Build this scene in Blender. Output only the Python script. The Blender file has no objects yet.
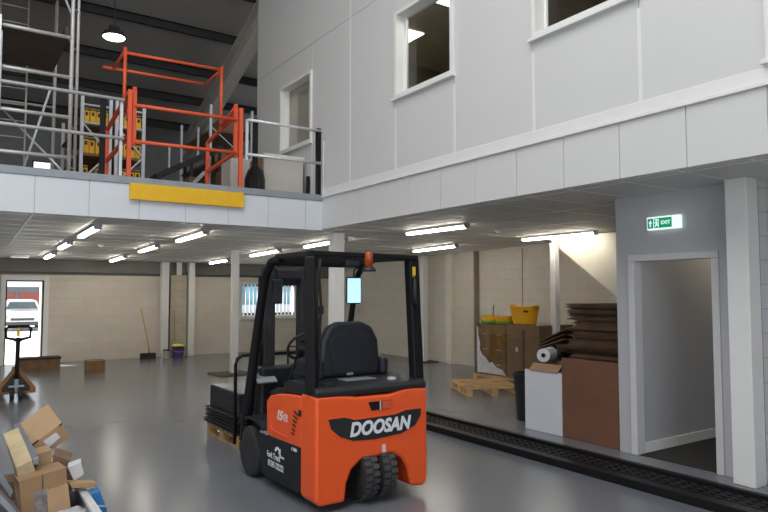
import bpy, bmesh, math, random
from mathutils import Vector, Matrix, Euler
random.seed(7)
SC = bpy.context.scene
COL = SC.collection
R = math.radians

# ------------------------------------------------------------------ camera
cam_d = bpy.data.cameras.new('camera'); cam = bpy.data.objects.new('camera', cam_d); COL.objects.link(cam)
cam_d.sensor_width = 36; cam_d.sensor_fit = 'HORIZONTAL'; cam_d.lens = 36 * 648 / 768
cam_d.clip_start = .05; cam_d.clip_end = 300
cam.location = (0, 0, 1.72)
cam.rotation_euler = (R(90) + math.atan(37 / 648), 0, -R(34.0))
SC.camera = cam
# ------------------------------------------------------------------ world, sun, daylight, exposure
ORD = ['first', 'second', 'third', 'fourth', 'fifth', 'sixth', 'seventh', 'eighth', 'ninth', 'tenth', 'eleventh', 'twelfth', 'thirteenth', 'fourteenth', 'fifteenth', 'sixteenth', 'seventeenth', 'eighteenth', 'nineteenth', 'twentieth']
ORD += ['twenty-' + k for k in ORD[:9]] + ['thirtieth'] + ['thirty-' + k for k in ORD[:9]] + ['fortieth', 'forty-first', 'forty-second']
W = bpy.data.worlds.new('world'); SC.world = W; W.use_nodes = True
nt = W.node_tree; nt.nodes.clear()
wo = nt.nodes.new('ShaderNodeOutputWorld'); bg = nt.nodes.new('ShaderNodeBackground')
bg.inputs[0].default_value = (.86, .92, 1, 1); bg.inputs[1].default_value = 1.35
nt.links.new(bg.outputs[0], wo.inputs[0])
sd = bpy.data.lights.new('sun', 'SUN'); sd.energy = 16; sd.angle = R(.6); sd.color = (1, .95, .86)
so = bpy.data.objects.new('sun', sd); COL.objects.link(so)
so.rotation_euler = Vector((.8, -1.2, -1.9)).to_track_quat('-Z', 'Y').to_euler()
def area(name, loc, aim, sx, sy, en, col):
    d = bpy.data.lights.new(name, 'AREA'); d.shape = 'RECTANGLE'; d.size = sx; d.size_y = sy; d.energy = en; d.color = col
    o = bpy.data.objects.new(name, d); COL.objects.link(o); o.location = loc
    o.rotation_euler = (Vector(aim) - Vector(loc)).to_track_quat('-Z', 'Y').to_euler(); return o
area('daylight_roller_door', (-1.0, -6.6, 2.7), (-.5, 5, 2.3), 7.0, 4.6, 230, (.93, .96, 1))
area('daylight_side_door', (-5.8, 4.0, 2.8), (4, 5.0, 3.0), 5.0, 4.6, 60, (.96, .97, 1))
area('daylight_rooflights', (-1.6, 2.0, 9.3), (.6, 3.2, 0), 5.0, 10.0, 800, (.99, .99, 1))
SC.view_settings.view_transform = 'Standard'; SC.view_settings.look = 'None'
SC.view_settings.exposure = 0.03; SC.view_settings.gamma = 1; SC.view_settings.use_curve_mapping = False

# ------------------------------------------------------------------ materials
M = {}
def mat(name, col, rough=.6, metal=0, var=.06, vscale=6, bump=0, bscale=60, emit=0, coat=0, spec=.5):
    m = bpy.data.materials.new(name); m.use_nodes = True; n = m.node_tree.nodes; l = m.node_tree.links
    b = n['Principled BSDF']; b.inputs['Roughness'].default_value = rough; b.inputs['Metallic'].default_value = metal
    b.inputs['Coat Weight'].default_value = coat; b.inputs['Specular IOR Level'].default_value = spec
    tc = n.new('ShaderNodeTexCoord'); ns = n.new('ShaderNodeTexNoise'); ns.inputs['Scale'].default_value = vscale; ns.inputs['Detail'].default_value = 5
    l.new(tc.outputs['Object'], ns.inputs['Vector'])
    cr = n.new('ShaderNodeValToRGB'); cr.color_ramp.elements[0].position = .3; cr.color_ramp.elements[1].position = .7
    cr.color_ramp.elements[0].color = [max(0, c * (1 - var)) for c in col] + [1]
    cr.color_ramp.elements[1].color = [min(1, c * (1 + var)) for c in col] + [1]
    l.new(ns.outputs['Fac'], cr.inputs['Fac']); l.new(cr.outputs['Color'], b.inputs['Base Color'])
    if bump:
        n2 = n.new('ShaderNodeTexNoise'); n2.inputs['Scale'].default_value = bscale; l.new(tc.outputs['Object'], n2.inputs['Vector'])
        bp = n.new('ShaderNodeBump'); bp.inputs['Strength'].default_value = bump; bp.inputs['Distance'].default_value = .01
        l.new(n2.outputs['Fac'], bp.inputs['Height']); l.new(bp.outputs['Normal'], b.inputs['Normal'])
    if emit:
        b.inputs['Emission Color'].default_value = list(col) + [1]; b.inputs['Emission Strength'].default_value = emit
    M[name] = m; return m
mat('white_panel', (.655, .652, .64), .38, var=.012, vscale=1.2)
mat('white_trim', (.78, .78, .75), .4, var=.02)
mat('white_paint', (.72, .72, .70), .5, var=.02)
mat('cream_plaster', (.72, .68, .58), .7, var=.03)
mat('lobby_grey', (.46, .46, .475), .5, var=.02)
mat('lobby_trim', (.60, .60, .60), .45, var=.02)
mat('seam', (.56, .57, .58), .5, var=.02)
mat('steel_grey', (.30, .33, .36), .45, .3, var=.08)
mat('deck', (.35, .33, .30), .7)
mat('dark_steel', (.028, .028, .030), .6, 0, var=.2, spec=.25)
mat('rafter', (.40, .38, .34), .6, var=.05)
mat('roof_sheet', (.26, .25, .235), .55, var=.04, vscale=2)
mat('clad_dark', (.18, .185, .19), .6, var=.06)
mat('beam_grey', (.21, .20, .185), .7, var=.06)
mat('orange_paint', (.88, .105, .016), .30, var=.03, coat=.35)
mat('gate_orange', (.72, .10, .035), .45, var=.05)
mat('gate_yellow', (.80, .46, .012), .5, var=.06)
mat('black_paint', (.009, .009, .010), .45, var=.1, spec=.22)
mat('black_plastic', (.014, .015, .018), .5, var=.15, bump=.15, bscale=120)
mat('charcoal_panel', (.017, .018, .021), .5, var=.1, spec=.3)
mat('vinyl', (.013, .015, .022), .5, var=.1, bump=.1, bscale=80)
mat('rubber', (.022, .022, .023), .75, var=.2, bump=.3, bscale=90)
mat('tread', (.055, .056, .058), .8, var=.2, bump=.3, bscale=90)
mat('grey_metal', (.42, .44, .47), .4, .5, var=.08)
mat('alu', (.60, .59, .57), .4, .35, var=.08)
mat('galv', (.66, .68, .70), .35, .35, var=.12, vscale=14)
mat('trolley_metal', (.24, .25, .27), .4, .7, var=.15)
mat('channel_metal', (.26, .28, .30), .35, .5, var=.1)
mat('rack_white', (.62, .66, .70), .45, .1, var=.04)
mat('lettering', (.78, .80, .84), .4, var=.01)
mat('silver_badge', (.75, .62, .55), .4, .2, var=.02)
mat('amber', (.42, .07, .012), .2, var=.1)
mat('cardboard', (.31, .19, .10), .85, var=.06, vscale=9)
mat('cardboard_pale', (.38, .245, .135), .85, var=.06, vscale=9)
mat('cardboard_dark', (.135, .08, .045), .9, var=.18, vscale=5)
mat('cardboard_mid', (.20, .125, .075), .9, var=.15, vscale=5)
mat('foam_slab', (.50, .40, .24), .8, var=.14, vscale=9, bump=.3, bscale=25)
mat('paper_label', (.62, .62, .64), .6, var=.04)
mat('film_white', (.62, .63, .66), .25, var=.12, vscale=10, bump=.6, bscale=18)
mat('tape_clear', (.22, .19, .19), .3, var=.4, vscale=30)
mat('pallet_wood', (.56, .36, .17), .8, var=.18, vscale=6)
mat('pallet_brown', (.36, .21, .09), .8, var=.2)
mat('wood_panel', (.175, .082, .05), .45, var=.10, vscale=3)
mat('white_board', (.66, .68, .72), .45, var=.02)
mat('wood_crate', (.22, .12, .05), .7, var=.2, vscale=7)
mat('drawer_wood', (.33, .17, .045), .6, var=.2, vscale=7)
mat('yellow_case', (.80, .45, .02), .5, var=.1)
mat('yellow_tub', (.80, .42, .01), .45, var=.04)
mat('green_band', (.18, .42, .02), .5)
mat('bucket_purple', (.07, .035, .16), .5)
mat('bucket_lilac', (.42, .40, .38), .5)
mat('cloth_yellow', (.62, .66, .10), .8)
mat('broom_wood', (.55, .36, .14), .6)
mat('bristle', (.035, .022, .018), .9, var=.3)
mat('mat_brown', (.085, .065, .05), .85, var=.2)
mat('bag_black', (.010, .010, .011), .35, var=.2, bump=.5, bscale=25)
mat('cabinet_cream', (.55, .53, .47), .6, var=.03)
mat('jack_orange', (.33, .15, .035), .5, var=.12)
mat('jack_yellow', (.72, .52, .03), .5)
mat('blue_strap', (.03, .20, .48), .6, var=.15)
mat('car_white', (.80, .80, .80), .25, coat=.5, var=.01)
mat('car_glass', (.05, .08, .10), .1, var=.1)
mat('car_grille', (.05, .055, .06), .5)
mat('brick_red', (.48, .17, .14), .8, var=.08)
mat('frame_grey', (.20, .25, .30), .6)
mat('canopy_white', (.72, .74, .78), .6)
mat('concrete', (.55, .55, .54), .8, var=.06, vscale=2)
mat('carpet', (.020, .019, .017), .95, var=.3, bump=.5, bscale=200)
mat('office_wall', (.30, .24, .17), .8, var=.05)
mat('office_ceiling', (.50, .44, .34), .8, var=.05)
mat('blind_cream', (.78, .68, .55), .8, var=.03)
mat('exit_green', (.0, .30, .14), .4, emit=.6, var=.01)
mat('exit_white', (.80, .95, .92), .4, emit=.8, var=.01)
mat('tube_light', (1.0, .92, .80), .4, emit=24, var=0)
mat('tube_dim', (.9, .88, .84), .4, emit=.35, var=0)
mat('office_lamp', (1.0, .92, .80), .4, emit=9, var=0)
mat('bay_lamp', (1.0, .98, .94), .4, emit=9, var=0)
mat('mirror_face', (.20, .36, .56), .08, .9, var=.01)  # blue tint puts the sky's reflection into the mirror colour
mat('blind_slat', (.80, .86, .92), .7, var=.02)
mat('dial_screen', (.08, .10, .09), .2)

def glass_mat(name, tint, mixf):
    m = bpy.data.materials.new(name); m.use_nodes = True; n = m.node_tree.nodes; l = m.node_tree.links
    n.remove(n['Principled BSDF']); out = n['Material Output']
    t = n.new('ShaderNodeBsdfTransparent'); t.inputs[0].default_value = tint + (1,)
    g = n.new('ShaderNodeBsdfGlossy'); g.inputs['Roughness'].default_value = .03
    lw = n.new('ShaderNodeLayerWeight'); lw.inputs['Blend'].default_value = .5
    fr = n.new('ShaderNodeMath'); fr.operation = 'POWER'; fr.inputs[1].default_value = 4; l.new(lw.outputs['Facing'], fr.inputs[0])
    ns = n.new('ShaderNodeTexNoise'); ns.inputs['Scale'].default_value = 2
    ad = n.new('ShaderNodeMath'); ad.operation = 'MULTIPLY_ADD'; ad.inputs[1].default_value = .02; ad.inputs[2].default_value = mixf
    l.new(ns.outputs['Fac'], ad.inputs[0])
    a2 = n.new('ShaderNodeMath'); a2.operation = 'ADD'; l.new(fr.outputs[0], a2.inputs[0]); l.new(ad.outputs[0], a2.inputs[1])
    mx = n.new('ShaderNodeMixShader'); l.new(a2.outputs[0], mx.inputs[0]); l.new(t.outputs[0], mx.inputs[1]); l.new(g.outputs[0], mx.inputs[2])
    l.new(mx.outputs[0], out.inputs['Surface']); M[name] = m
glass_mat('glass', (.86, .88, .88), 0.0)
glass_mat('film', (.80, .80, .78), .10)

def planar(m, axis):
    """object coordinates folded to the plane (axis,Z) or (X,Y) for brick textures"""
    n = m.node_tree.nodes; l = m.node_tree.links
    tc = n.new('ShaderNodeTexCoord'); sx = n.new('ShaderNodeSeparateXYZ'); cb = n.new('ShaderNodeCombineXYZ')
    l.new(tc.outputs['Object'], sx.inputs[0])
    a, b = {'X': ('X', 'Z'), 'Y': ('Y', 'Z'), 'F': ('X', 'Y')}[axis]
    l.new(sx.outputs[a], cb.inputs[0]); l.new(sx.outputs[b], cb.inputs[1]); return cb.outputs[0]
def block_mat(name, axis, c1, c2, mort, dark=None):
    m = bpy.data.materials.new(name); m.use_nodes = True; n = m.node_tree.nodes; l = m.node_tree.links
    b = n['Principled BSDF']; b.inputs['Roughness'].default_value = .75
    v = planar(m, axis)
    br = n.new('ShaderNodeTexBrick'); br.inputs['Scale'].default_value = 1; br.inputs['Brick Width'].default_value = .45
    br.inputs['Row Height'].default_value = .225; br.inputs['Mortar Size'].default_value = .006; br.inputs['Mortar Smooth'].default_value = .3
    br.inputs['Bias'].default_value = 0
    br.inputs['Color1'].default_value = c1 + (1,); br.inputs['Color2'].default_value = c2 + (1,); br.inputs['Mortar'].default_value = mort + (1,)
    l.new(v, br.inputs['Vector'])
    ns = n.new('ShaderNodeTexNoise'); ns.inputs['Scale'].default_value = 3; l.new(v, ns.inputs['Vector'])
    mx = n.new('ShaderNodeMix'); mx.data_type = 'RGBA'; mx.blend_type = 'MULTIPLY'; mx.inputs[0].default_value = .18
    l.new(br.outputs['Color'], mx.inputs[6]); l.new(ns.outputs['Color'], mx.inputs[7]); l.new(mx.outputs[2], b.inputs['Base Color'])
    bp = n.new('ShaderNodeBump'); bp.inputs['Strength'].default_value = .5; bp.inputs['Distance'].default_value = .006; bp.invert = True
    l.new(br.outputs['Fac'], bp.inputs['Height']); l.new(bp.outputs['Normal'], b.inputs['Normal'])
    M[name] = m
block_mat('block_x', 'X', (.73, .665, .575), (.70, .635, .545), (.63, .565, .48))
block_mat('block_y', 'Y', (.68, .635, .555), (.65, .605, .525), (.57, .53, .455))
block_mat('block_white', 'Y', (.62, .62, .62), (.60, .60, .60), (.45, .45, .45))
block_mat('block_pier', 'X', (.50, .43, .33), (.56, .49, .375), (.42, .365, .28))
def ceiling_mat():
    m = bpy.data.materials.new('ceiling_tile'); m.use_nodes = True; n = m.node_tree.nodes; l = m.node_tree.links
    b = n['Principled BSDF']; v = planar(m, 'F')
    br = n.new('ShaderNodeTexBrick'); br.offset = 0; br.inputs['Scale'].default_value = 1; br.inputs['Brick Width'].default_value = 1.2
    br.inputs['Row Height'].default_value = .6; br.inputs['Mortar Size'].default_value = .001; br.inputs['Mortar Smooth'].default_value = 0
    br.inputs['Color1'].default_value = (.66, .65, .63, 1); br.inputs['Color2'].default_value = (.61, .60, .58, 1); br.inputs['Mortar'].default_value = (.92, .92, .90, 1)
    l.new(v, br.inputs['Vector']); l.new(br.outputs['Color'], b.inputs['Base Color'])
    mr = n.new('ShaderNodeMapRange'); mr.inputs['To Min'].default_value = .6; mr.inputs['To Max'].default_value = .25
    l.new(br.outputs['Fac'], mr.inputs['Value']); l.new(mr.outputs[0], b.inputs['Roughness'])
    M['ceiling_tile'] = m
ceiling_mat()
def floor_mat():
    m = bpy.data.materials.new('floor_paint'); m.use_nodes = True; n = m.node_tree.nodes; l = m.node_tree.links
    b = n['Principled BSDF']; tc = n.new('ShaderNodeTexCoord')
    n1 = n.new('ShaderNodeTexNoise'); n1.inputs['Scale'].default_value = .55; n1.inputs['Detail'].default_value = 2; n1.inputs['Roughness'].default_value = .5
    n2 = n.new('ShaderNodeTexNoise'); n2.inputs['Scale'].default_value = 3.2; n2.inputs['Detail'].default_value = 2
    l.new(tc.outputs['Object'], n1.inputs['Vector']); l.new(tc.outputs['Object'], n2.inputs['Vector'])
    cr = n.new('ShaderNodeValToRGB'); cr.color_ramp.elements[0].position = .2; cr.color_ramp.elements[1].position = .8
    cr.color_ramp.elements[0].color = (.140, .152, .170, 1); cr.color_ramp.elements[1].color = (.172, .182, .198, 1)
    l.new(n1.outputs['Fac'], cr.inputs[0])
    mx = n.new('ShaderNodeMix'); mx.data_type = 'RGBA'; mx.blend_type = 'MULTIPLY'; mx.inputs[0].default_value = .02
    l.new(cr.outputs[0], mx.inputs[6]); l.new(n2.outputs['Fac'], mx.inputs[7]); l.new(mx.outputs[2], b.inputs['Base Color'])
    mr = n.new('ShaderNodeMapRange'); mr.inputs['To Min'].default_value = .25; mr.inputs['To Max'].default_value = .31
    b.inputs['Roughness'].default_value = .22
    b.inputs['Specular IOR Level'].default_value = .6
    M['floor_paint'] = m
floor_mat()

# ------------------------------------------------------------------ helpers
class MB:
    def __init__(s): s.bm = bmesh.new()
    def hexa(s, p):   # 8 points: bottom loop 0-3, top loop 4-7
        v = [s.bm.verts.new(q) for q in p]
        for f in ((3, 2, 1, 0), (4, 5, 6, 7), (0, 1, 5, 4), (1, 2, 6, 5), (2, 3, 7, 6), (3, 0, 4, 7)): s.bm.faces.new([v[i] for i in f])
        return s
    def box(s, x0, x1, y0, y1, z0, z1):
        return s.hexa([(x0, y0, z0), (x1, y0, z0), (x1, y1, z0), (x0, y1, z0), (x0, y0, z1), (x1, y0, z1), (x1, y1, z1), (x0, y1, z1)])
    def obox(s, c, sz, rot=(0, 0, 0)):
        m = Matrix.Translation(c) @ Euler(rot).to_matrix().to_4x4(); a, b, d = [k / 2 for k in sz]
        return s.hexa([m @ Vector(q) for q in ((-a, -b, -d), (a, -b, -d), (a, b, -d), (-a, b, -d), (-a, -b, d), (a, -b, d), (a, b, d), (-a, b, d))])
    def bar(s, p, q, w, h):     # rectangular bar from p to q
        p = Vector(p); q = Vector(q); d = (q - p); L = d.length; qt = d.to_track_quat('Y', 'Z').to_matrix().to_4x4()
        m = Matrix.Translation((p + q) / 2) @ qt; a, b, c = w / 2, L / 2, h / 2
        return s.hexa([m @ Vector(t) for t in ((-a, -b, -c), (a, -b, -c), (a, b, -c), (-a, b, -c), (-a, -b, c), (a, -b, c), (a, b, c), (-a, b, c))])
    def cyl(s, p, q, r, r2=None, n=12):
        return s.tube([p, q], [r, r if r2 is None else r2], n)
    def tube(s, pts, rs, n=10):
        pts = [Vector(p) for p in pts]
        if not isinstance(rs, (list, tuple)): rs = [rs] * len(pts)
        rings = []
        up = Vector((.13, .27, .95)).normalized()
        for i, p in enumerate(pts):
            d = (pts[min(i + 1, len(pts) - 1)] - pts[max(i - 1, 0)]).normalized()
            a = d.cross(up)
            if a.length < .2: a = d.cross(Vector((1, 0, 0)))
            a.normalize(); b = d.cross(a)
            rings.append([s.bm.verts.new(p + (a * math.cos(t * 2 * math.pi / n) + b * math.sin(t * 2 * math.pi / n)) * rs[i]) for t in range(n)])
        for A, B in zip(rings, rings[1:]):
            for t in range(n): s.bm.faces.new([A[t], A[(t + 1) % n], B[(t + 1) % n], B[t]])
        s.bm.faces.new(rings[0][::-1]); s.bm.faces.new(rings[-1]); return s
    def prism(s, poly, vec):    # poly of 3D points extruded along vec
        vec = Vector(vec); a = [s.bm.verts.new(p) for p in poly]; b = [s.bm.verts.new(Vector(p) + vec) for p in poly]; n = len(poly)
        s.bm.faces.new(a); s.bm.faces.new(b[::-1])
        for i in range(n): s.bm.faces.new([a[i], b[i], b[(i + 1) % n], a[(i + 1) % n]])
        return s
    def lathe(s, c, prof, n=20, ax='Z', close=True):   # prof [(r,h)]
        rings = []
        for r, h in prof:
            ring = []
            for t in range(n):
                a = 2 * math.pi * t / n; u, v = r * math.cos(a), r * math.sin(a)
                p = {'Z': (u, v, h), 'X': (h, u, v), 'Y': (u, h, v)}[ax]
                ring.append(s.bm.verts.new(Vector(c) + Vector(p)))
            rings.append(ring)
        for A, B in zip(rings, rings[1:]):
            for t in range(n): s.bm.faces.new([A[t], A[(t + 1) % n], B[(t + 1) % n], B[t]])
        if close: s.bm.faces.new(rings[0][::-1]); s.bm.faces.new(rings[-1])
        return s
    def jitter(s, a):
        for v in s.bm.verts: v.co += Vector([random.uniform(-a, a) for _ in range(3)])
        return s
    def build(s, name, m, parent=None, bevel=0, smooth=False, seg=2, loc=None):
        bmesh.ops.recalc_face_normals(s.bm, faces=s.bm.faces)
        if loc is not None:
            bmesh.ops.translate(s.bm, verts=s.bm.verts, vec=-Vector(loc))
        me = bpy.data.meshes.new(name); s.bm.to_mesh(me); s.bm.free()
        me.materials.append(M[m] if isinstance(m, str) else m)
        o = bpy.data.objects.new(name, me); COL.objects.link(o)
        if loc is not None: o.location = loc
        if parent: o.parent = parent
        if smooth:
            for p in me.polygons: p.use_smooth = True
        if bevel:
            b = o.modifiers.new('bevel', 'BEVEL'); b.width = bevel; b.segments = seg; b.limit_method = 'ANGLE'; b.angle_limit = R(35)
            if not smooth:
                for p in me.polygons: p.use_smooth = True
                b.harden_normals = True
        return o
def tag(o, label, cat, group=None, kind=None):
    if label: o['label'] = label
    if cat: o['category'] = cat
    if group: o['group'] = group
    if kind: o['kind'] = kind
    return o
def thing(name, loc, label, cat, group=None, rz=0):
    o = bpy.data.objects.new(name, None); COL.objects.link(o); o.location = loc; o.rotation_euler = (0, 0, rz)
    o.empty_display_size = .1
    return tag(o, label, cat, group)
def struct(name, mb, m, label=None, bevel=0, parent=None):
    o = mb.build(name, m, parent, bevel)
    if not parent: o['kind'] = 'structure'; o['label'] = label or name.replace('_', ' '); o['category'] = 'room structure'
    return o
def copy_tree(o, parent=None, **kw):
    c = o.copy(); COL.objects.link(c)
    if parent: c.parent = parent
    for ch in [k for k in bpy.data.objects if k.parent == o]: copy_tree(ch, c)
    return c
def text(name, s, m, parent, size, depth=.003, shear=0, bold=0, sx=1, mtx=None, spacing=1.0):
    cu = bpy.data.curves.new(name, 'FONT'); cu.body = s; cu.size = size; cu.extrude = depth; cu.shear = shear; cu.offset = bold
    cu.align_x = 'CENTER'; cu.align_y = 'CENTER'; cu.space_character = spacing
    t = bpy.data.objects.new(name, cu); COL.objects.link(t)
    dg = bpy.context.evaluated_depsgraph_get(); me = bpy.data.meshes.new_from_object(t.evaluated_get(dg))
    bpy.data.objects.remove(t)
    me.transform((mtx or Matrix()) @ Matrix.Diagonal((sx, 1, 1, 1)))
    me.materials.clear(); me.materials.append(M[m])
    o = bpy.data.objects.new(name, me); COL.objects.link(o); o.parent = parent; return o
# text faces: rear (-Y facing) and left side (-X facing)
FACE_REAR = Matrix(((1, 0, 0, 0), (0, 0, -1, 0), (0, 1, 0, 0), (0, 0, 0, 1)))
FACE_LEFT = Matrix(((0, 0, -1, 0), (-1, 0, 0, 0), (0, 1, 0, 0), (0, 0, 0, 1)))

# ------------------------------------------------------------------ setting
XR, YB, XF, YF = 10.3, 18.0, 5.13, 9.45      # right wall, back wall, office fascia plane, mezzanine fascia plane
def cz(y): return 2.77 - .0240 * max(0, y - YF)
struct('floor', MB().box(-6, 10.6, -7, 18.2, -.1, 0), 'floor_paint', 'grey painted glossy warehouse floor')
struct('ground', MB().box(-40, 60, 18.2, 90, -.3, -.10), 'concrete', 'pale concrete yard outside the open door')
struct('ground_front', MB().box(-60, 60, -70, -7, -.2, -.02), 'concrete', 'pale concrete yard in front')
# back wall with door and window
w = MB()
w.box(-6, 1.17, YB, YB + .2, 0, 2.17).box(1.17, 2.0, YB, YB + .2, 2.04, 2.17).box(2.0, 7.08, YB, YB + .2, 0, 2.17)
w.box(7.08, 8.95, YB, YB + .2, 0, 1.0).box(7.08, 8.95, YB, YB + .2, 2.05, 2.17).box(8.95, XR, YB, YB + .2, 0, 2.17)
struct('wall_back', w, 'block_x', 'cream painted blockwork back wall')
struct('wall_back_upper', MB().box(-6, XR + .3, YB + .1, YB + .25, 2.17, 6.3), 'clad_dark', 'dark metal cladding above the back blockwork')
struct('trim_1', MB().box(-6, XR, YB - .02, YB + .08, 2.24, 2.36).box(-6, XR, YB + .0, YB + .09, 2.36, 2.56), 'beam_grey', 'grey steel beam above the back blockwork')
struct('trim_2', MB().box(5.06, 5.50, YB - .12, YB, 0, 2.21), 'block_pier', 'cream blockwork pier between two boxed columns')
struct('trim_32', MB().box(XR, XR + .15, 11.46, 11.499, 0, 2.7).box(XR + .143, XR + .149, 10.06, 10.08, 0, 2.7), mat('step_shade_joint', (.28, .23, .17), .8), 'painted shade on the step face and dark groove of the right wall')  # brown strip paints the step face's shade; the thin one is a groove
struct('trim_30', MB().box(4.995, 5.05, YB - .06, YB - .001, 0, 2.3).box(5.503, 5.528, YB - .06, YB - .001, 0, 2.3), 'bag_black', 'narrow dark strips beside the blockwork pier')  # two dark narrow strips, one on each side of the pier
struct('trim_31', MB().box(5.22, 5.36, YB - .10, YB - .03, 2.215, 2.56), 'white_paint', 'short boxed post above the pier')
# door in back wall
d = bpy.data.objects.new('door_1', None); COL.objects.link(d); d.location = (1.58, YB, 0); d['kind'] = 'structure'; d['label'] = 'open warehouse doorway in the back wall with white frame'
f = MB().box(-.50, -.40, -.05, .22, 0, 2.14).box(.42, .53, -.05, .22, 0, 2.14).box(-.40, .42, -.05, .22, 2.03, 2.14)
f.build('door_frame', 'white_trim', d, .006)
MB().box(-.40, -.37, -.02, .20, 0, 2.03).box(.39, .42, -.02, .20, 0, 2.03).box(-.37, .39, -.02, .20, 2.0, 2.03).build('door_stop', 'dark_steel', d)
MB().box(.43, .47, .23, 1.0, .01, 2.0).build('door_leaf', 'white_board', d, .004)
# window in back wall
wn = bpy.data.objects.new('window_1', None); COL.objects.link(wn); wn.location = (8.0, YB, 0); wn['kind'] = 'structure'; wn['label'] = 'bright window with vertical blinds in the back wall'
MB().box(-.92, -.84, .02, .18, 1, 2.05).box(.84, .95, .02, .18, 1, 2.05).box(-.84, .84, .02, .18, 1.97, 2.05).box(-.84, .84, .02, .18, 1, 1.07).box(-.03, .03, .06, .14, 1.07, 1.97).build('window_frame', 'white_trim', wn)
MB().box(-.98, 1.0, -.05, .02, .95, 1.0).box(.95, 1.12, -.015, .02, 1.0, 2.1).build('window_sill', 'white_trim', wn)
MB().box(-.84, .84, .10, .11, 1.07, 1.97).build('window_pane', 'glass', wn)
for i in range(15):
    x = -.84 + .12 * i
    sl = MB().obox((x, .045, 1.53), (.006, .05, .80), (0, 0, 0)).build('blind_slat', 'blind_slat', wn)
    MB().box(x - .032, x + .032, .04, .046, 1.91, 1.98).build('slat_hanger', 'dark_steel', sl)
    MB().box(x - .032, x + .032, .04, .046, 1.07, 1.14).build('slat_weight', 'dark_steel', sl)
MB().box(-.9, .9, .03, .06, 1.98, 2.04).build('blind_rail', 'dark_steel', wn)
# right wall
w = MB().box(XR, XR + .3, 11.5, YB + .2, 0, 2.9).box(XR + .15, XR + .3, -2, 11.5, 0, 2.9)
struct('wall_right', w, 'block_y', 'cream painted blockwork side wall on the right')
struct('trim_3', MB().box(XR - .10, XR + .02, 12.2, 12.32, 0, 2.75).box(XR - .03, XR + .02, 12.4, 12.5, 0, 2.75), 'cream_plaster', 'cream boxed pipe run on the right wall')
# hidden shell: left wall, front wall round the roller door
struct('wall_left', MB().box(-6.2, -6, -7, 1.4, 0, 10).box(-6.2, -6, 1.4, 6.6, 5.2, 10).box(-6.2, -6, 6.6, YB, 0, 10), 'clad_dark', 'grey clad left wall')
struct('wall_front', MB().box(-6.2, -4.6, -7.2, -7, 0, 12).box(2.6, 10.6, -7.2, -7, 0, 12).box(-4.6, 2.6, -7.2, -7, 5.1, 12), 'clad_dark', 'grey clad front wall round the roller door')
# roof
S_R = .387
def rz(y): return 5.94 + S_R * (YB - y)
ridge = 4.0
struct('roof', MB().hexa([(-6.2, ridge, rz(ridge)), (10.6, ridge, rz(ridge)), (10.6, YB + .3, rz(YB + .3)), (-6.2, YB + .3, rz(YB + .3)),
    (-6.2, ridge, rz(ridge) + .1), (10.6, ridge, rz(ridge) + .1), (10.6, YB + .3, rz(YB + .3) + .1), (-6.2, YB + .3, rz(YB + .3) + .1)])
    .hexa([(-6.2, -7.2, rz(15)), (10.6, -7.2, rz(15)), (10.6, ridge, rz(ridge)), (-6.2, ridge, rz(ridge)),
    (-6.2, -7.2, rz(15) + .1), (10.6, -7.2, rz(15) + .1), (10.6, ridge, rz(ridge) + .1), (-6.2, ridge, rz(ridge) + .1)]), 'roof_sheet', 'grey sheet warehouse roof')
k = 4
for y in (17.2, 16.1, 15.05, 13.85, 12.6, 11.3, 10.0, 8.7, 7.4):
    z = rz(y)
    m = MB().box(-6, 10.3, y - .012, y + .012, z - .19, z).box(-6, 10.3, y - .06, y + .012, z - .20, z - .18).box(-6, 10.3, y - .012, y + .07, z - .03, z - .005)
    struct('trim_%d' % k, m, 'dark_steel', 'dark steel roof purlin'); k += 1
for x in (5.34, .2 - 4.9):
    a, b = (x, YB - .1, rz(YB - .1) - .52), (x, ridge, rz(ridge) - .52)
    m = MB()
    for dx, dz, wd, hh in ((0, 0, .025, .5), (0, .25, .30, .03), (0, -.25, .30, .03)):
        m.bar((a[0] + dx, a[1], a[2] + dz), (b[0] + dx, b[1], b[2] + dz), wd, hh)
    m.prism([(x - .01, YB - .3, 4.75), (x - .01, YB - .3, 5.5), (x - .01, YB - 2.6, 6.35), (x - .01, YB - 2.6, 6.2)], (.02, 0, 0))
    m.box(x - .10, x + .10, YB - .45, YB - .40, 2.9, 5.6).box(x - .1, x + .1, YB - .12, YB - .07, 2.9, 5.7).box(x - .012, x + .012, YB - .42, YB - .1, 2.9, 5.7)
    struct('trim_%d' % k, m, 'rafter', 'grey steel portal rafter and column'); k += 1
# far bright window high in the back wall
wn = bpy.data.objects.new('window_5', None); COL.objects.link(wn); wn.location = (1.9, YB + .1, 4.87); wn['kind'] = 'structure'; wn['label'] = 'small bright high window above the mezzanine at far left'
MB().box(-.2, .2, -.02, .0, -.11, .11).build('window_pane', mat('daylight_pane', (.9, .95, 1), .4, emit=1.2, var=0), wn)
MB().box(-.23, .23, -.03, -.01, .11, .14).box(-.23, .23, -.03, -.01, -.14, -.11).box(-.23, -.2, -.03, -.01, -.11, .11).box(.2, .23, -.03, -.01, -.11, .11).build('window_frame', 'dark_steel', wn)

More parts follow.
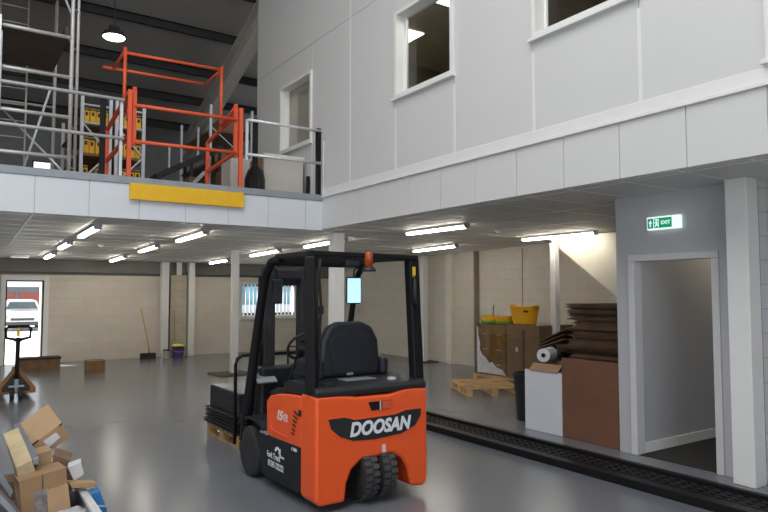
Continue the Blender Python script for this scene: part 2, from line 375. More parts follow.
# mezzanine ceiling and deck
def slab(x0, x1, y0, y1, lo, hi):
    return [(x0, y0, lo(y0)), (x1, y0, lo(y0)), (x1, y1, lo(y1)), (x0, y1, lo(y1)), (x0, y0, hi), (x1, y0, hi), (x1, y1, hi), (x0, y1, hi)]
tb = MB()
y = YF + .3
while y < YB - .2:
    tb.hexa([(-6, y, cz(y) - .004), (XR, y, cz(y) - .004), (XR, y + .024, cz(y) - .004), (-6, y + .024, cz(y) - .004), (-6, y, cz(y) + .004), (XR, y, cz(y) + .004), (XR, y + .024, cz(y) + .004), (-6, y + .024, cz(y) + .004)])
    y += .6
y = YF - .3
while y > -2:
    tb.box(XF + .08, XR + .14, y, y + .024, cz(y) - .004, cz(y) + .004); y -= .6
x = -5.5
while x < XR:
    tb.bar((x, YF + .08, cz(YF) - .0015), (x, YB - .03, cz(YB) - .0015), .024, .006)
    if x > XF + .1: tb.box(x - .012, x + .012, -2, YF + .06, cz(0) - .004, cz(0) + .003)
    x += 1.2
struct('trim_33', tb, mat('t_bar', (.82, .82, .80), .35, .2, var=.02), 'white metal T bar grid of the suspended ceiling')
c = MB().hexa(slab(-6, XR + .15, YF + .05, YB + .1, cz, 2.85)).hexa(slab(XF + .06, XR + .15, -2, YF + .05, cz, 2.85))
struct('ceiling', c, 'ceiling_tile', 'suspended tile ceiling under the mezzanine')
struct('mezzanine_deck', MB().box(-6, XR + .15, YF + .05, YB + .1, 2.86, 3.25).box(XF + .06, XR + .15, -2, YF + .05, 2.86, 3.25), 'deck', 'mezzanine deck')
struct('ceiling_upper', MB().box(XF + .1, XR + .15, -2, 12.22, 7.9, 8.0), 'deck', 'top of the upper office box')
# fascias: panels with shadow seams
m = MB()
for i in range(-17, 11):
    x0 = .91 + .652 * i - .0; m.box(x0 + .004, min(x0 + .648, XF + .02), YF, YF + .05, 2.755, 3.245) if x0 < XF else None
struct('trim_20', m, mat('fascia_cool', (.66, .69, .73), .4, var=.012, vscale=1.2), 'white panelled fascia of the mezzanine edge', .003)
struct('trim_21', MB().box(-6, XF, YF + .012, YF + .06, 2.76, 3.24).box(XF + .012, XF + .06, -2, YF + .05, 2.78, 3.29), 'seam', 'backing behind fascia panels')
m = MB()
for i in range(-8, 11):
    y0 = 3.05 + .656 * i
    y1 = min(y0 + .654, YF + .02)
    if y0 < YF: m.box(XF, XF + .05, y0 + .004, y1 - .004, 2.775, 3.295)
struct('trim_22', m, 'white_panel', 'white panelled fascia below the upper office', .003)
struct('trim_23', MB().box(-6, XF + .03, YF - .02, YF + .10, 3.245, 3.345), 'steel_grey', 'grey steel kerb along the mezzanine edge', .004)
struct('trim_24', MB().box(XF - .03, XF + .05, -2, YF - .02, 3.295, 3.33).box(XF - .012, XF + .05, -2, YF, 3.33, 3.44), 'white_trim', 'white ledge trim along the upper office wall', .004)
# upper office wall with window openings
seams = [-2, -.31, .94, 2.38, 3.47, 4.75, 6.05, 7.32, 8.55, 9.82, 11.10, 12.22]
open_z = {(6.05, 7.32): (4.43, 5.66), (3.47, 4.75): (4.43, 5.66), (9.82, 11.10): (4.32, 5.58), (.94, 2.38): (3.49, 5.0)}
m = MB(); SE = MB()
for a, b in zip(seams, seams[1:]):
    e = .003
    if (a, b) in open_z:
        z0, z1 = open_z[(a, b)]
        m.box(XF, XF + .18, a + e, b - e, 3.30, z0).box(XF, XF + .18, a + e, b - e, z1, 6.04).box(XF, XF + .18, a + e, b - e, 6.048, 8.0)
    else: m.box(XF, XF + .18, a + e, b - e, 3.30, 6.04).box(XF, XF + .18, a + e, b - e, 6.048, 8.0)
m.box(XF + .02, XF + .1, 12.12, 12.22, 3.3, 8).box(XF + .1, XR, 12.12, 12.22, 3.3, 8.0).box(XF, XF + .1, 12.21, 12.23, 3.3, 8)
struct('wall_office', m, 'white_panel', 'white panelled upper office wall with windows', .002)
for a in seams[1:-1]: SE.box(XF + .03, XF + .09, a - .004, a + .004, 3.3, 3.36).box(XF - .003, XF + .004, a - .018, a + .018, 3.38, 4.3 if a in (6.05, 7.32, 3.47, 4.75, 9.82, 11.10) else 8.0)
struct('trim_25', SE, 'white_trim', 'cover strips on the upper wall')
n = 2
for (a, b), (z0, z1) in open_z.items():
    o = bpy.data.objects.new('window_%d' % n, None); COL.objects.link(o); o.location = (XF, (a + b) / 2, z0); o['kind'] = 'structure'
    o['label'] = 'white framed fixed window in the upper office wall'; h = z1 - z0; hw = (b - a) / 2
    t = .055
    MB().box(-.03, .19, -hw, -hw + t, 0, h).box(-.03, .19, hw - t, hw, 0, h).box(-.03, .19, -hw + t, hw - t, h - t, h).box(-.03, .19, -hw + t, hw - t, 0, t).build('window_frame', 'white_trim', o, .004)
    MB().box(.12, .145, -hw + t, -hw + t + .03, t, h - t).box(.12, .145, hw - t - .03, hw - t, t, h - t).box(.12, .145, -hw + t, hw - t, t, t + .025).build('window_bead', 'white_trim', o)
    MB().box(-.06, .0, -hw - .03, hw + .03, -.035, .0).build('window_sill', 'white_trim', o, .004)
    MB().box(.15, .156, -hw + t, hw - t, t, h - t).build('window_pane', 'glass', o)
    if n == 4: MB().box(.18, .185, -hw + t, hw - t, t, h - t).build('blind', 'blind_cream', o)
    n += 1
# office interior
struct('wall_office_inside', MB().box(8.6, 8.7, -2, 9.4, 3.25, 5.85).box(XF + .19, 8.6, 9.3, 9.4, 3.25, 5.85).box(XF + .19, 8.6, 5.35, 5.4, 3.25, 5.85), 'office_wall', 'brown office walls inside')
struct('ceiling_office', MB().box(XF + .19, 8.7, -2, 12.1, 5.85, 5.92), 'office_ceiling', 'office ceiling inside')
for (x, y) in ((5.87, 8.24), (5.62, 6.72), (6.9, 3.4)):
    o = thing('ceiling_panel_light', (x, y, 5.85), {8.24: 'square lit panel light seen through the left of the two upper office windows at top', 6.72: 'square lit panel light at the top right corner of that same upper window', 3.4: 'square panel light inside the upper right office room'}[y], 'ceiling light')
    MB().box(-.3, .3, -.3, .3, -.03, 0).build('light_frame', 'white_trim', o)
    MB().box(-.27, .27, -.27, .27, -.036, -.03).build('diffuser', 'office_lamp', o)

# boxed columns
def column(x0, x1, y0, y1, z1, label, m='white_paint'):
    tag(MB().box(x0, x1, y0, y1, 0, z1).build('boxed_column', m, None, .008), label, 'column')['kind'] = 'structure'
column(5.95, 6.15, 2.98, 3.18, 2.77, 'white boxed column beside the exit doorway')
column(5.41, 5.61, 9.52, 9.72, 2.745, 'wide white boxed column behind the forklift cab')
column(5.10, 5.24, 13.36, 13.50, 2.65, 'slim white column standing on a brown plate')
column(4.80, 4.99, YB - .22, YB - .02, 2.56, 'left boxed column of the pair on the back wall')
column(5.53, 5.70, YB - .22, YB - .02, 2.56, 'right boxed column of the pair on the back wall')
column(9.93, 10.07, 12.95, 13.09, 2.66, 'white boxed column near the right wall')
column(9.10, 9.22, 7.97, 8.09, 2.63, 'slim cream column under the stairs')
tag(MB().box(4.69, 5.48, 12.95, 13.72, .001, .02).build('floor_plate', 'mat_brown', None, .003), 'dark brown square plate on the floor round a slim column', 'floor plate')
tag(MB().box(9.72, 10.25, 12.75, 13.35, .001, .02).build('floor_plate', 'mat_brown', None, .003), 'dark square plate on the floor round the column near the right wall', 'floor plate')
# under stairs plaster panel
struct('wall_stair', MB().prism([(9.25, 8.25, 2.74), (9.25, 8.12, 2.63), (9.25, 5.0, .35), (9.25, 5.0, 2.74)], (.08, 0, 0)), 'cream_plaster', 'cream plastered side of the staircase')
struct('wall_stair_underside', MB().hexa([(9.33, 8.12, 2.60), (9.33, 5.0, .32), (XR + .15, 5.0, .32), (XR + .15, 8.12, 2.60), (9.33, 8.12, 2.63), (9.33, 5.0, .36), (XR + .15, 5.0, .36), (XR + .15, 8.12, 2.63)]), 'cream_plaster', 'underside of the staircase')
# exit lobby
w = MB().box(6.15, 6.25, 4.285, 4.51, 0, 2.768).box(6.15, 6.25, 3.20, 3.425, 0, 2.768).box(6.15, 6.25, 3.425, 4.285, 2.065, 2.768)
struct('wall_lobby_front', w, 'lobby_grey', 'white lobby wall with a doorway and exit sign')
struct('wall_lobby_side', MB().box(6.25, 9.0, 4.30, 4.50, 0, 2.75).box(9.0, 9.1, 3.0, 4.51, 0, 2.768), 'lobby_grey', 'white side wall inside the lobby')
struct('baseboard_lobby', MB().box(6.27, 9.0, 4.285, 4.30, 0, .11), 'white_trim', 'white skirting inside the lobby')
struct('floor_lobby', MB().box(6.17, 9.0, 3.1, 4.30, .0005, .006), 'carpet', 'dark carpet inside the doorway')
d = bpy.data.objects.new('door_2', None); COL.objects.link(d); d.location = (6.15, 3.855, 0); d['kind'] = 'structure'; d['label'] = 'open white doorway below the exit sign'
ld = bpy.data.lights.new('lobby_lamp', 'POINT'); ld.energy = 9; ld.color = (1, .86, .62); ld.shadow_soft_size = .15
lo = bpy.data.objects.new('lobby_lamp', ld); COL.objects.link(lo); lo.location = (7.9, 3.7, 2.5)
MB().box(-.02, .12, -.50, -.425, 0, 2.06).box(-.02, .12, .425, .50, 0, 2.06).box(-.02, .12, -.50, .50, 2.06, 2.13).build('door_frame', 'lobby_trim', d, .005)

struct('wall_block_near', MB().box(6.34, 6.5, -2, 3.2, 0, 2.768).box(6.2, 6.5, 3.0, 3.2, 0, 2.768), 'block_white', 'white painted blockwork on the right edge')
# exit sign
e = thing('exit_sign', (6.15, 3.905, 2.445), 'green illuminated EXIT sign above the white doorway', 'sign')
MB().box(-.05, -.001, -.185, .185, -.068, .068).build('housing', 'exit_white', e, .006)
s = MB().box(-.054, -.05, -.10, .172, -.052, .052).build('sign_panel', 'exit_green', e)
def yz(pts, x=-.056, d=.001): return [(x, a, b) for a, b in pts]
# arrow up, running figure, EXIT
MB().prism(yz([(.158, -.0), (.140, .034), (.122, 0), (.134, 0), (.134, -.036), (.146, -.036), (.146, 0)]), (.002, 0, 0)).build('arrow', 'exit_white', s)
MB().box(-.056, -.054, .098, .104, -.055, .055).build('divider', 'exit_white', s)
MB().box(-.056, -.054, .045, .052, -.042, .042).box(-.056, -.054, .052, .09, .036, .042).build('door_symbol', 'exit_white', s)
MB().lathe((-.056, .070, .026), [(.009, 0), (.009, .002)], 10, 'X').prism(yz([(.078, .014), (.064, .014), (.060, -.012), (.074, -.012)]), (.002, 0, 0)).prism(yz([(.074, -.008), (.066, -.008), (.082, -.040), (.090, -.036)]), (.002, 0, 0)).prism(yz([(.070, -.008), (.062, -.008), (.052, -.030), (.060, -.034)]), (.002, 0, 0)).prism(yz([(.078, .014), (.078, .006), (.092, -.004), (.094, .002)]), (.002, 0, 0)).build('running_figure', 'exit_white', s)
text('sign_letters', 'EXIT', 'exit_white', s, .052, .001, mtx=Matrix.Translation((-.056, -.034, 0)) @ FACE_LEFT, bold=.0006)

# ------------------------------------------------------------------ ceiling lights
def tube_light(x, y0, y1, label):
    L = y1 - y0; ym = (y0 + y1) / 2; z = cz(ym)
    o = thing('fluorescent_light', (x, ym, z), label, 'ceiling light', 'fluorescent battens under the mezzanine')
    o.rotation_euler = (-.022 if ym > YF else 0, 0, 0)
    MB().box(-.06, .06, -L / 2, L / 2, -.04, -.002).build('light_body', 'grey_metal', o, .004)
    MB().box(-.042, .042, -L / 2 + .02, L / 2 - .02, -.078, -.04).build('diffuser', 'tube_light', o, .015)
    for e_ in (-L / 2 - .005, L / 2 - .02): MB().box(-.053, .053, e_, e_ + .025, -.082, -.04).build('end_cap', 'grey_metal', o, .004)
for x, y0, y1, lab in [
    (6.42, 7.30, 8.80, 'fluorescent light nearest behind the white fascia, lit over the area behind the forklift'),
    (8.75, 10.28, 11.75, 'lit fluorescent light just past the nearer one above the cream side wall'),
    (8.95, 6.95, 8.60, 'lit fluorescent light touching the cream plastered staircase side'),
    (3.46, 10.30, 11.82, 'nearest light of the middle row, lit under the yellow gate plank'),
    (3.40, 12.98, 14.33, 'second light of the middle row under the mezzanine'),
    (3.43, 15.91, 17.41, 'farthest light of the middle row near the back wall'),
    (1.84, 10.36, 11.84, 'nearest light of the left row, lit under the mezzanine'),
    (1.85, 13.04, 14.25, 'second light of the left row under the mezzanine'),
    (1.91, 15.62, 16.95, 'farthest light of the left row above the open doorway'),
    (6.05, 10.25, 11.85, 'lit light crossing behind the wide white column above the forklift'),
    (5.94, 12.85, 14.41, 'lit light just left of the forklift overhead guard'),
    (5.94, 15.91, 17.23, 'small distant lit light left of the slim column near the back wall')]:
    tube_light(x, y0, y1, lab)
o = thing('fluorescent_light', (1.36, 16.85, cz(16.85)), 'unlit emergency light batten above the open doorway', 'ceiling light')
MB().box(-.2, .2, -.05, .05, -.05, -.002).build('light_body', 'white_trim', o, .004); MB().box(-.18, .18, -.045, .045, -.075, -.05).build('diffuser', 'tube_dim', o, .01)
tag(MB().bar((.91, 9.62, cz(9.62) - .008), (.97, 14.6, cz(14.6) - .008), .035, .012).build('ceiling_glint', 'rack_white', None), 'long thin white bar drawn as a T bar glint on the ceiling at far left', 'glint_bar')  # white bar drawn in for the bright glint along a T bar
for (x, y, lab) in ((2.5, 13.7, 'small white smoke detector between the left and middle rows of lights'), (7.67, 7.93, 'small white smoke detector right of the two lights over the side area')):
    o = thing('smoke_detector', (x, y, cz(y)), lab, 'smoke detector')
    MB().lathe((0, 0, 0), [(.05, 0), (.05, -.015), (.035, -.04), (.02, -.05)], 14).build('detector_head', 'white_trim', o)
    MB().lathe((0, 0, 0), [(.06, -.001), (.06, -.008)], 14).build('base_ring', 'white_paint', o)
# high bay lamp
o = thing('high_bay_lamp', (2.36, 12.2, 6.32), 'round lit high bay lamp hanging from the roof', 'ceiling light')
MB().lathe((0, 0, 0), [(.20, 0), (.21, .03), (.17, .09), (.10, .13), (.09, .2), (.03, .22)], 20).build('lamp_shade', 'dark_steel', o)
MB().lathe((0, 0, 0), [(.18, -.012), (.19, .0)], 20).build('lamp_lens', 'bay_lamp', o)
MB().cyl((0, 0, .2), (0, 0, rz(12.2) - 6.33), .008).build('hanging_cable', 'dark_steel', o)

# ------------------------------------------------------------------ forklift
FL = thing('forklift_truck', (2.965, 4.53, 0), 'orange and black electric forklift with DOOSAN lettering parked facing away on the grey floor', 'forklift')
cw = MB().prism([(x, 0, z) for x, z in [(-.55, .10), (-.51, .055), (-.28, .055), (-.26, .20), (-.215, .30), (-.13, .365), (.18, .38), (.27, .33), (.33, .24), (.37, .08), (.51, .055), (.55, .10),
    (.55, .895), (.40, .91), (.30, .905), (.16, .875), (-.18, .88), (-.30, .90), (-.55, .91)]], (0, .27, 0)).build('counterweight', 'orange_paint', FL, .032, seg=4)
# hood sides
for s, nm in ((-1, 'left'), (1, 'right')):
    x0 = -.552 if s < 0 else .46
    hs = MB().prism([(x0, y, z) for y, z in [(.25, .46), (.88, .45), (.93, .50), (.935, .76), (.86, .81), (.70, .845), (.50, .87), (.25, .885)]], (.092, 0, 0)).build('side_hood', 'orange_paint', FL, .018, seg=3)
    xs = -.556 if s < 0 else .553
    MB().tube([(xs, .84, .68), (xs, .84, .56), (xs, .80, .52), (xs, .50, .51)], .006, 6).build('moulded_line', 'gate_orange', hs)
    for i in range(6):
        y = .30 + .012 * i; z = .735 - .035 * i
        MB().obox((xs, y + .03, z), (.006, .075 - .006 * i, .012), (.25, 0, 0)).build('vent_slot', 'dark_steel', hs)
    MB().obox((xs, .265, .745), (.006, .04, .05)).build('vent_cap', 'dark_steel', hs)
    if s < 0:
        text('model_digits', '15', 'lettering', hs, .112, .002, shear=.25, bold=.0016, sx=1.05, mtx=Matrix.Translation((-.555, .655, .665)) @ FACE_LEFT)
        bdg = MB().obox((-.556, .53, .665), (.004, .075, .062)).build('model_badge', 'silver_badge', hs, .001)
        text('badge_letter', 'S', 'orange_paint', bdg, .055, .001, bold=.001, mtx=Matrix.Translation((-.559, .53, .665)) @ FACE_LEFT)
    cp = MB().prism([(x0 - .004 * s * -1 if s < 0 else x0, y, z) for y, z in [(.25, .14), (.25, .475), (.93, .455), (1.06, .44), (1.09, .36), (1.06, .26), (1.02, .12), (.96, .085), (.30, .10)]], (.08, 0, 0)).build('side_panel', 'charcoal_panel', FL, .008)
    if s < 0:
        text('fitter_name', 'Fork Truck', 'lettering', cp, .072, .001, bold=.0010, mtx=Matrix.Translation((-.558, .76, .30)) @ FACE_LEFT, sx=.82)
        text('fitter_direct', 'Direct', 'lettering', cp, .034, .001, bold=.0005, mtx=Matrix.Translation((-.558, .59, .325)) @ FACE_LEFT)
        text('phone_number', '01245 322222', 'lettering', cp, .074, .001, bold=.0008, mtx=Matrix.Translation((-.558, .715, .228)) @ FACE_LEFT, sx=.74)
        text('unit_number', 'E 1028', 'lettering', cp, .034, .001, bold=.001, mtx=Matrix.Translation((-.558, .36, .435)) @ FACE_LEFT)
        fk = MB()
        arc = [(-.558, .675 + .058 * math.cos(a), .352 + .045 * math.sin(a)) for a in [R(180 - 20 * i) for i in range(10)]]
        fk.prism(arc + [(-.558, .675 + .030 * math.cos(a), .352 + .020 * math.sin(a)) for a in [R(20 * i) for i in range(10)]], (-.0015, 0, 0))
        fk.obox((-.559, .62, .365), (.0015, .012, .05)).obox((-.559, .645, .345), (.0015, .03, .01), (.4, 0, 0)).build('arched_emblem', 'lettering', cp)
# rear details
pn = MB().prism([(x, .010, z) for x, z in [(-.44, .725), (-.29, .725), (-.19, .695), (.20, .70), (.31, .725), (.475, .725), (.47, .665), (.41, .585), (.27, .535), (0, .518), (-.21, .53), (-.33, .575), (-.415, .645)]], (0, -.016, 0)).build('name_panel', 'black_plastic', FL, .003)
MB().prism([(x, -.003, z) for x, z in [(-.455, .735), (-.285, .736), (-.185, .706), (.20, .711), (.305, .736), (.487, .736), (.482, .66), (.42, .578), (.275, .525), (0, .507), (-.215, .519), (-.34, .566), (-.428, .64)]], (0, .008, 0)).build('panel_lip', 'orange_paint', cw, .002)
text('brand_letters', 'DOOSAN', 'lettering', pn, .150, .002, shear=.22, bold=.0062, sx=.91, spacing=1.02, mtx=Matrix.Translation((.05, -.008, .616)) @ FACE_REAR)
MB().prism([(x, .01, z) for x, z in [(-.065, .825), (.175, .825), (.145, .752), (-.035, .752)]], (0, -.0125, 0)).build('handle_recess', 'black_paint', cw, .002)
MB().prism([(x, .006, z) for x, z in [(.07, .822), (.172, .822), (.143, .756), (.07, .756)]], (0, -.0125, 0)).build('recess_wall', 'gate_orange', cw)
MB().cyl((.052, -.006, .752), (.052, -.006, .825), .007).build('latch_pin', 'alu', cw)
MB().box(.072, .106, -.004, .002, .40, .465).build('small_plate', 'paper_label', cw, .001)
MB().box(-.30, .40, .30, .34, .08, .46).box(-.28, -.27, .02, .32, .1, .3).build('wheel_well', 'dark_steel', FL)
ch = MB().box(-.44, .44, .44, 1.75, .14, .46).box(-.46, .46, .27, .95, .46, .86).build('chassis', 'dark_steel', FL)
MB().box(-.55, .55, .93, 1.50, .30, .44).box(-.34, .34, .93, 1.6, .44, .50).build('floor_plate', 'charcoal_panel', FL, .01)
MB().box(-.56, -.36, .90, 1.06, .455, .475).build('entry_step', 'grey_metal', FL, .004)
# wheels
def wheel(c, r, w, label_m='rubber', lugs=0):
    W_ = MB().lathe((0, 0, 0), [(r * .55, -w / 2), (r * .9, -w / 2), (r * .985, -w * .38), (r, -w * .15), (r, w * .15), (r * .985, w * .38), (r * .9, w / 2), (r * .55, w / 2)], 36, 'X').build('tyre', 'rubber', FL)
    W_.location = c
    for p in W_.data.polygons: p.use_smooth = True
    if lugs:
        t = MB()
        for i in range(lugs):
            a = 2 * math.pi * i / lugs
            for sx_, da in ((-.27, 0), (.27, math.pi / lugs)):
                A = a + da
                t.obox((sx_ * w, r * math.cos(A), r * math.sin(A)), (w * .45, r * .16, .008), (A + math.pi / 2, 0, 0))
        t.build('tread', 'tread', W_)
    MB().lathe((0, 0, 0), [(.03, -w * .42), (r * .5, -w * .40), (r * .57, -w * .30), (r * .57, w * .3), (r * .5, w * .40), (.03, w * .42)], 24, 'X').build('wheel_hub', 'dark_steel', W_)
for x in (-.055, .12): wheel((x, .155, .228), .222, .128, lugs=24)
for x in (-.485, .485): wheel((x, 1.32, .236), .234, .15)
for s in (-1, 1):
    f = MB(); pr = [(1.0, .46), (1.10, .515), (1.30, .535), (1.50, .50), (1.60, .43)]
    for (y0, z0), (y1, z1) in zip(pr, pr[1:]): f.hexa([(s * .555, y0, z0), (s * .555, y1, z1), (s * .38, y1, z1), (s * .38, y0, z0), (s * .555, y0, z0 + .03), (s * .555, y1, z1 + .03), (s * .38, y1, z1 + .03), (s * .38, y0, z0 + .03)])
    f.build('mudguard', 'charcoal_panel', FL)
# battery deck cover
dk = MB().prism([(-.54, y, z) for y, z in [(.005, .90), (.0, .935), (.03, .965), (.20, .985), (.50, .985), (.60, .955), (.60, .88), (.02, .885)]], (1.08, 0, 0)).build('deck_cover', 'black_plastic', FL, .012, seg=3)
MB().box(-.18, .12, .16, .30, .985, .992).build('deck_sticker', 'grey_metal', dk)
MB().lathe((.25, .12, .985), [(.04, -.01), (.04, .004), (.03, .01)], 16).build('deck_latch', 'alu', dk)
MB().lathe((-.38, .12, .983), [(.045, -.01), (.045, .006), (.03, .008)], 16).build('deck_cap', 'dark_steel', dk)
MB().prism([(-.52, y, z) for y, z in [(.5, .87), (.93, .80), (.93, .84), (.80, .88), (.5, .93)]], (1.04, 0, 0)).build('hood_lid', 'black_plastic', FL, .01)
# seat
sb = MB().prism([(x, .42, z) for x, z in [(-.26, .98), (-.28, 1.10), (-.26, 1.30), (-.20, 1.42), (-.10, 1.465), (.14, 1.465), (.25, 1.42), (.315, 1.30), (.335, 1.10), (.32, .98)]], (0, .11, 0)).build('seat_back', 'vinyl', FL, .035, seg=4)
MB().prism([(x, .41, z) for x, z in [(-.165, 1.02), (-.185, 1.30), (-.15, 1.345), (-.05, 1.35), (-.02, 1.365), (.06, 1.365), (.09, 1.35), (.20, 1.345), (.24, 1.30), (.22, 1.02)]], (0, .02, 0)).build('seat_back_panel', 'vinyl', sb, .006)
MB().box(-.025, .035, .404, .42, 1.0, 1.02).build('seat_badge', 'grey_metal', sb)
MB().box(-.27, .29, .50, 1.0, .90, 1.02).build('seat_cushion', 'vinyl', FL, .04, seg=4)
MB().box(-.40, -.275, .34, .68, .98, 1.15).build('armrest', 'vinyl', FL, .04, seg=4)
MB().box(.32, .405, .38, .66, .98, 1.14).build('armrest', 'vinyl', FL, .035, seg=4)
# overhead guard
def P3(*a): return a
lp = MB().bar((-.515, .13, .92), (-.545, .10, 2.02), .092, .12).build('rear_pillar', 'black_paint', FL, .02)
MB().bar((.53, .13, .92), (.465, .12, 2.02), .085, .12).build('rear_pillar', 'black_paint', FL, .02)
for s in (-1, 1):
    m = MB().tube([(s * .515, 1.52, .30), (s * .515, 1.43, .70), (s * .51, 1.30, 1.2), (s * .505, 1.16, 1.70), (s * .50, 1.08, 1.90), (s * .495, .98, 2.0), (s * .49, .80, 2.03)], [r_ * (1 if s < 0 else .72) for r_ in (.055, .052, .045, .042, .042, .042, .04)], 10)
    if s > 0: pass
    m.build('front_pillar', 'black_paint', FL, smooth=True)
g = MB().bar((-.535, .06, 2.035), (-.49, .86, 2.045), .06, .048).bar((.455, .06, 2.03), (.49, .86, 2.045), .06, .048)
g.bar((-.59, .09, 2.038), (.50, .09, 2.032), .07, .045).bar((-.5, .98, 2.0), (.5, .98, 2.0), .08, .06)
g.build('guard_frame', 'black_paint', FL, .012)
for i in range(7):
    x = -.40 + .125 * i
    MB().bar((x, .1, 2.035), (x, .98, 2.015), .022, .045).build('guard_slat', 'black_paint', FL, .004)
MB().tube([(-.41, .2, 2.0), (-.42, .2, 1.85), (-.40, .2, 1.60), (-.41, .2, 1.45), (-.40, .22, 1.2), (-.42, .25, .97)], .012, 8).build('cable', 'rubber', FL, smooth=True)
MB().obox((-.405, .19, 1.58), (.035, .03, .07)).build('cable_clip', 'black_plastic', FL, .004)
cam_b = MB().box(-.24, -.10, .07, .16, 1.94, 2.0).build('guard_lamp', 'black_plastic', FL, .015)
bc = MB().lathe((-.03, .05, 1.935), [(.036, 0), (.036, .10), (.030, .125), (.01, .13)], 18).build('beacon', 'amber', FL, smooth=True)
MB().lathe((-.03, .05, 1.90), [(.06, 0), (.065, .01), (.05, .03), (.042, .036)], 18).build('beacon_base', 'black_plastic', bc)
# mirrors
mr = MB().obox((-.36, 1.15, 1.735), (.105, .04, .235), (0, 0, -.2)).build('wing_mirror', 'black_plastic', FL, .03, seg=4)
MB().obox((-.364, 1.129, 1.735), (.075, .004, .20), (0, 0, -.2)).build('mirror_face', 'dark_steel', mr, .001)
MB().tube([(-.36, 1.16, 1.85), (-.37, 1.13, 1.93), (-.46, 1.05, 1.97)], .009, 8).build('mirror_arm', 'dark_steel', mr)
mr = MB().obox((.425, 1.04, 1.745), (.155, .03, .27), (0, 0, -.35)).build('rear_view_mirror', 'black_plastic', FL, .02)
MB().obox((.419, 1.023, 1.745), (.135, .006, .245), (0, 0, -.35)).build('mirror_face', 'mirror_face', mr, .001)
MB().tube([(.43, 1.05, 1.87), (.43, 1.04, 1.95), (.47, .98, 2.0)], .009, 8).build('mirror_arm', 'dark_steel', mr)
gh = MB().tube([(.45, .055, 1.86), (.425, .02, 1.82), (.42, .015, 1.72), (.43, .02, 1.65), (.47, .06, 1.60)], .020, 8).build('grab_handle', 'black_plastic', FL, smooth=True)
MB().box(.43, .46, .05, .056, 1.86, 1.95).build('yellow_sticker', 'jack_yellow', FL)
# controls
st = MB().cyl((-.14, 1.32, .8), (-.16, 1.02, 1.20), .035).build('steering_column', 'black_plastic', FL)
ring = MB(); pts = []
cc = Vector((-.16, 1.0, 1.22)); mm = Euler((R(-55), 0, 0)).to_matrix()
pts = [cc + mm @ Vector((.15 * math.cos(a), .15 * math.sin(a), 0)) for a in [2 * math.pi * i / 20 for i in range(21)]]
ring.tube(pts, .013, 6).bar(pts[0], pts[10], .02, .01).build('steering_wheel', 'black_plastic', st, smooth=True)
MB().box(-.42, .42, 1.36, 1.55, .44, 1.0).build('dashboard', 'black_plastic', FL, .03)
MB().obox((-.38, 1.36, .90), (.20, .16, .02), (.5, 0, 0)).build('dash_shelf', 'grey_metal', FL, .004)
MB().obox((-.05, 1.20, 1.31), (.10, .04, .13), (-.3, 0, 0)).build('display_unit', 'black_plastic', FL, .008)
for i in range(3): MB().cyl((.12 + .06 * i, 1.30, 1.0), (.12 + .06 * i, 1.22, 1.16), .007).lathe((.12 + .06 * i, 1.22, 1.16), [(.01, -.015), (.018, 0), (.01, .015)], 8).build('lever', 'black_plastic', FL)
# mast
MB().box(-.26, -.14, 1.66, 1.76, .08, 1.98).build('mast_upright', 'dark_steel', FL, .008)
MB().box(.16, .28, 1.66, 1.76, .08, 1.98).build('mast_upright', 'dark_steel', FL, .008)
for z in (.2, 1.87): MB().box(-.14, .16, 1.67, 1.72, z, z + .09).build('mast_crossbar', 'dark_steel', FL, .006)
MB().box(-.20, -.15, 1.76, 1.82, .10, 1.94).box(.17, .22, 1.76, 1.82, .10, 1.94).box(-.16, .18, 1.77, 1.81, 1.80, 1.88).build('inner_mast', 'dark_steel', FL, .005)
MB().cyl((-.30, 1.70, .12), (-.30, 1.70, 1.2), .028).cyl((-.30, 1.70, 1.2), (-.30, 1.70, 1.9), .016).build('lift_cylinder', 'black_paint', FL)
MB().box(-.43, .47, 1.84, 1.88, .12, .20).box(-.43, .47, 1.84, 1.88, .40, .48).box(-.3, .33, 1.82, 1.86, .12, .48).build('fork_carriage', 'dark_steel', FL, .005)
br = MB().tube([(-.47, 1.90, .18), (-.47, 1.90, .98), (-.455, 1.90, 1.04), (-.40, 1.90, 1.075), (.42, 1.90, 1.075), (.475, 1.90, 1.04), (.49, 1.90, .98), (.49, 1.90, .18)], .018, 8)
for x in (-.30, -.1, .12, .33): br.cyl((x, 1.90, .4), (x, 1.90, 1.07), .011)
br.cyl((-.47, 1.9, .45), (.49, 1.9, .45), .015); br.build('load_backrest', 'black_paint', FL, smooth=True)
for x in (-.02, .30): MB().prism([(x - .05, y, z) for y, z in [(1.89, .45), (1.93, .45), (1.93, .085), (2.95, .055), (2.95, .045), (1.89, .035)]], (.10, 0, 0)).build('fork', 'dark_steel', FL, .004)

# pallet builder
def pallet(loc, L, Wd, label, rz_=0, mtl='pallet_wood', group=None, nb=7):
    o = thing('wooden_pallet', loc, label, 'pallet', group, rz_)
    for i in range(nb):
        y = -L / 2 + (L / (nb - 1) * .93) * i + .035 * L
        w_ = .092
        y = -L / 2 + w_ / 2 + (L - w_) * i / (nb - 1)
        MB().box(-Wd / 2, Wd / 2, y - w_ / 2, y + w_ / 2, .118, .138).jitter(.001).build('deck_board', mtl, o)
    for x in (-Wd / 2 + .05, 0, Wd / 2 - .05):
        MB().box(x - .045, x + .045, -L / 2, L / 2, .098, .118).build('stringer_board', mtl, o)
        for y in (-L / 2 + .06, 0, L / 2 - .06): MB().box(x - .045, x + .045, y - .06, y + .06, .02, .098).build('pallet_block', mtl, o)
        MB().box(x - .045, x + .045, -L / 2, L / 2, 0, .02).build('bottom_board', mtl, o)
    return o
pallet((3.12, 7.45, 0), 1.0, .80, 'wooden pallet on the floor under the stack of black trays at the forks', mtl='pallet_brown')
zz = .139
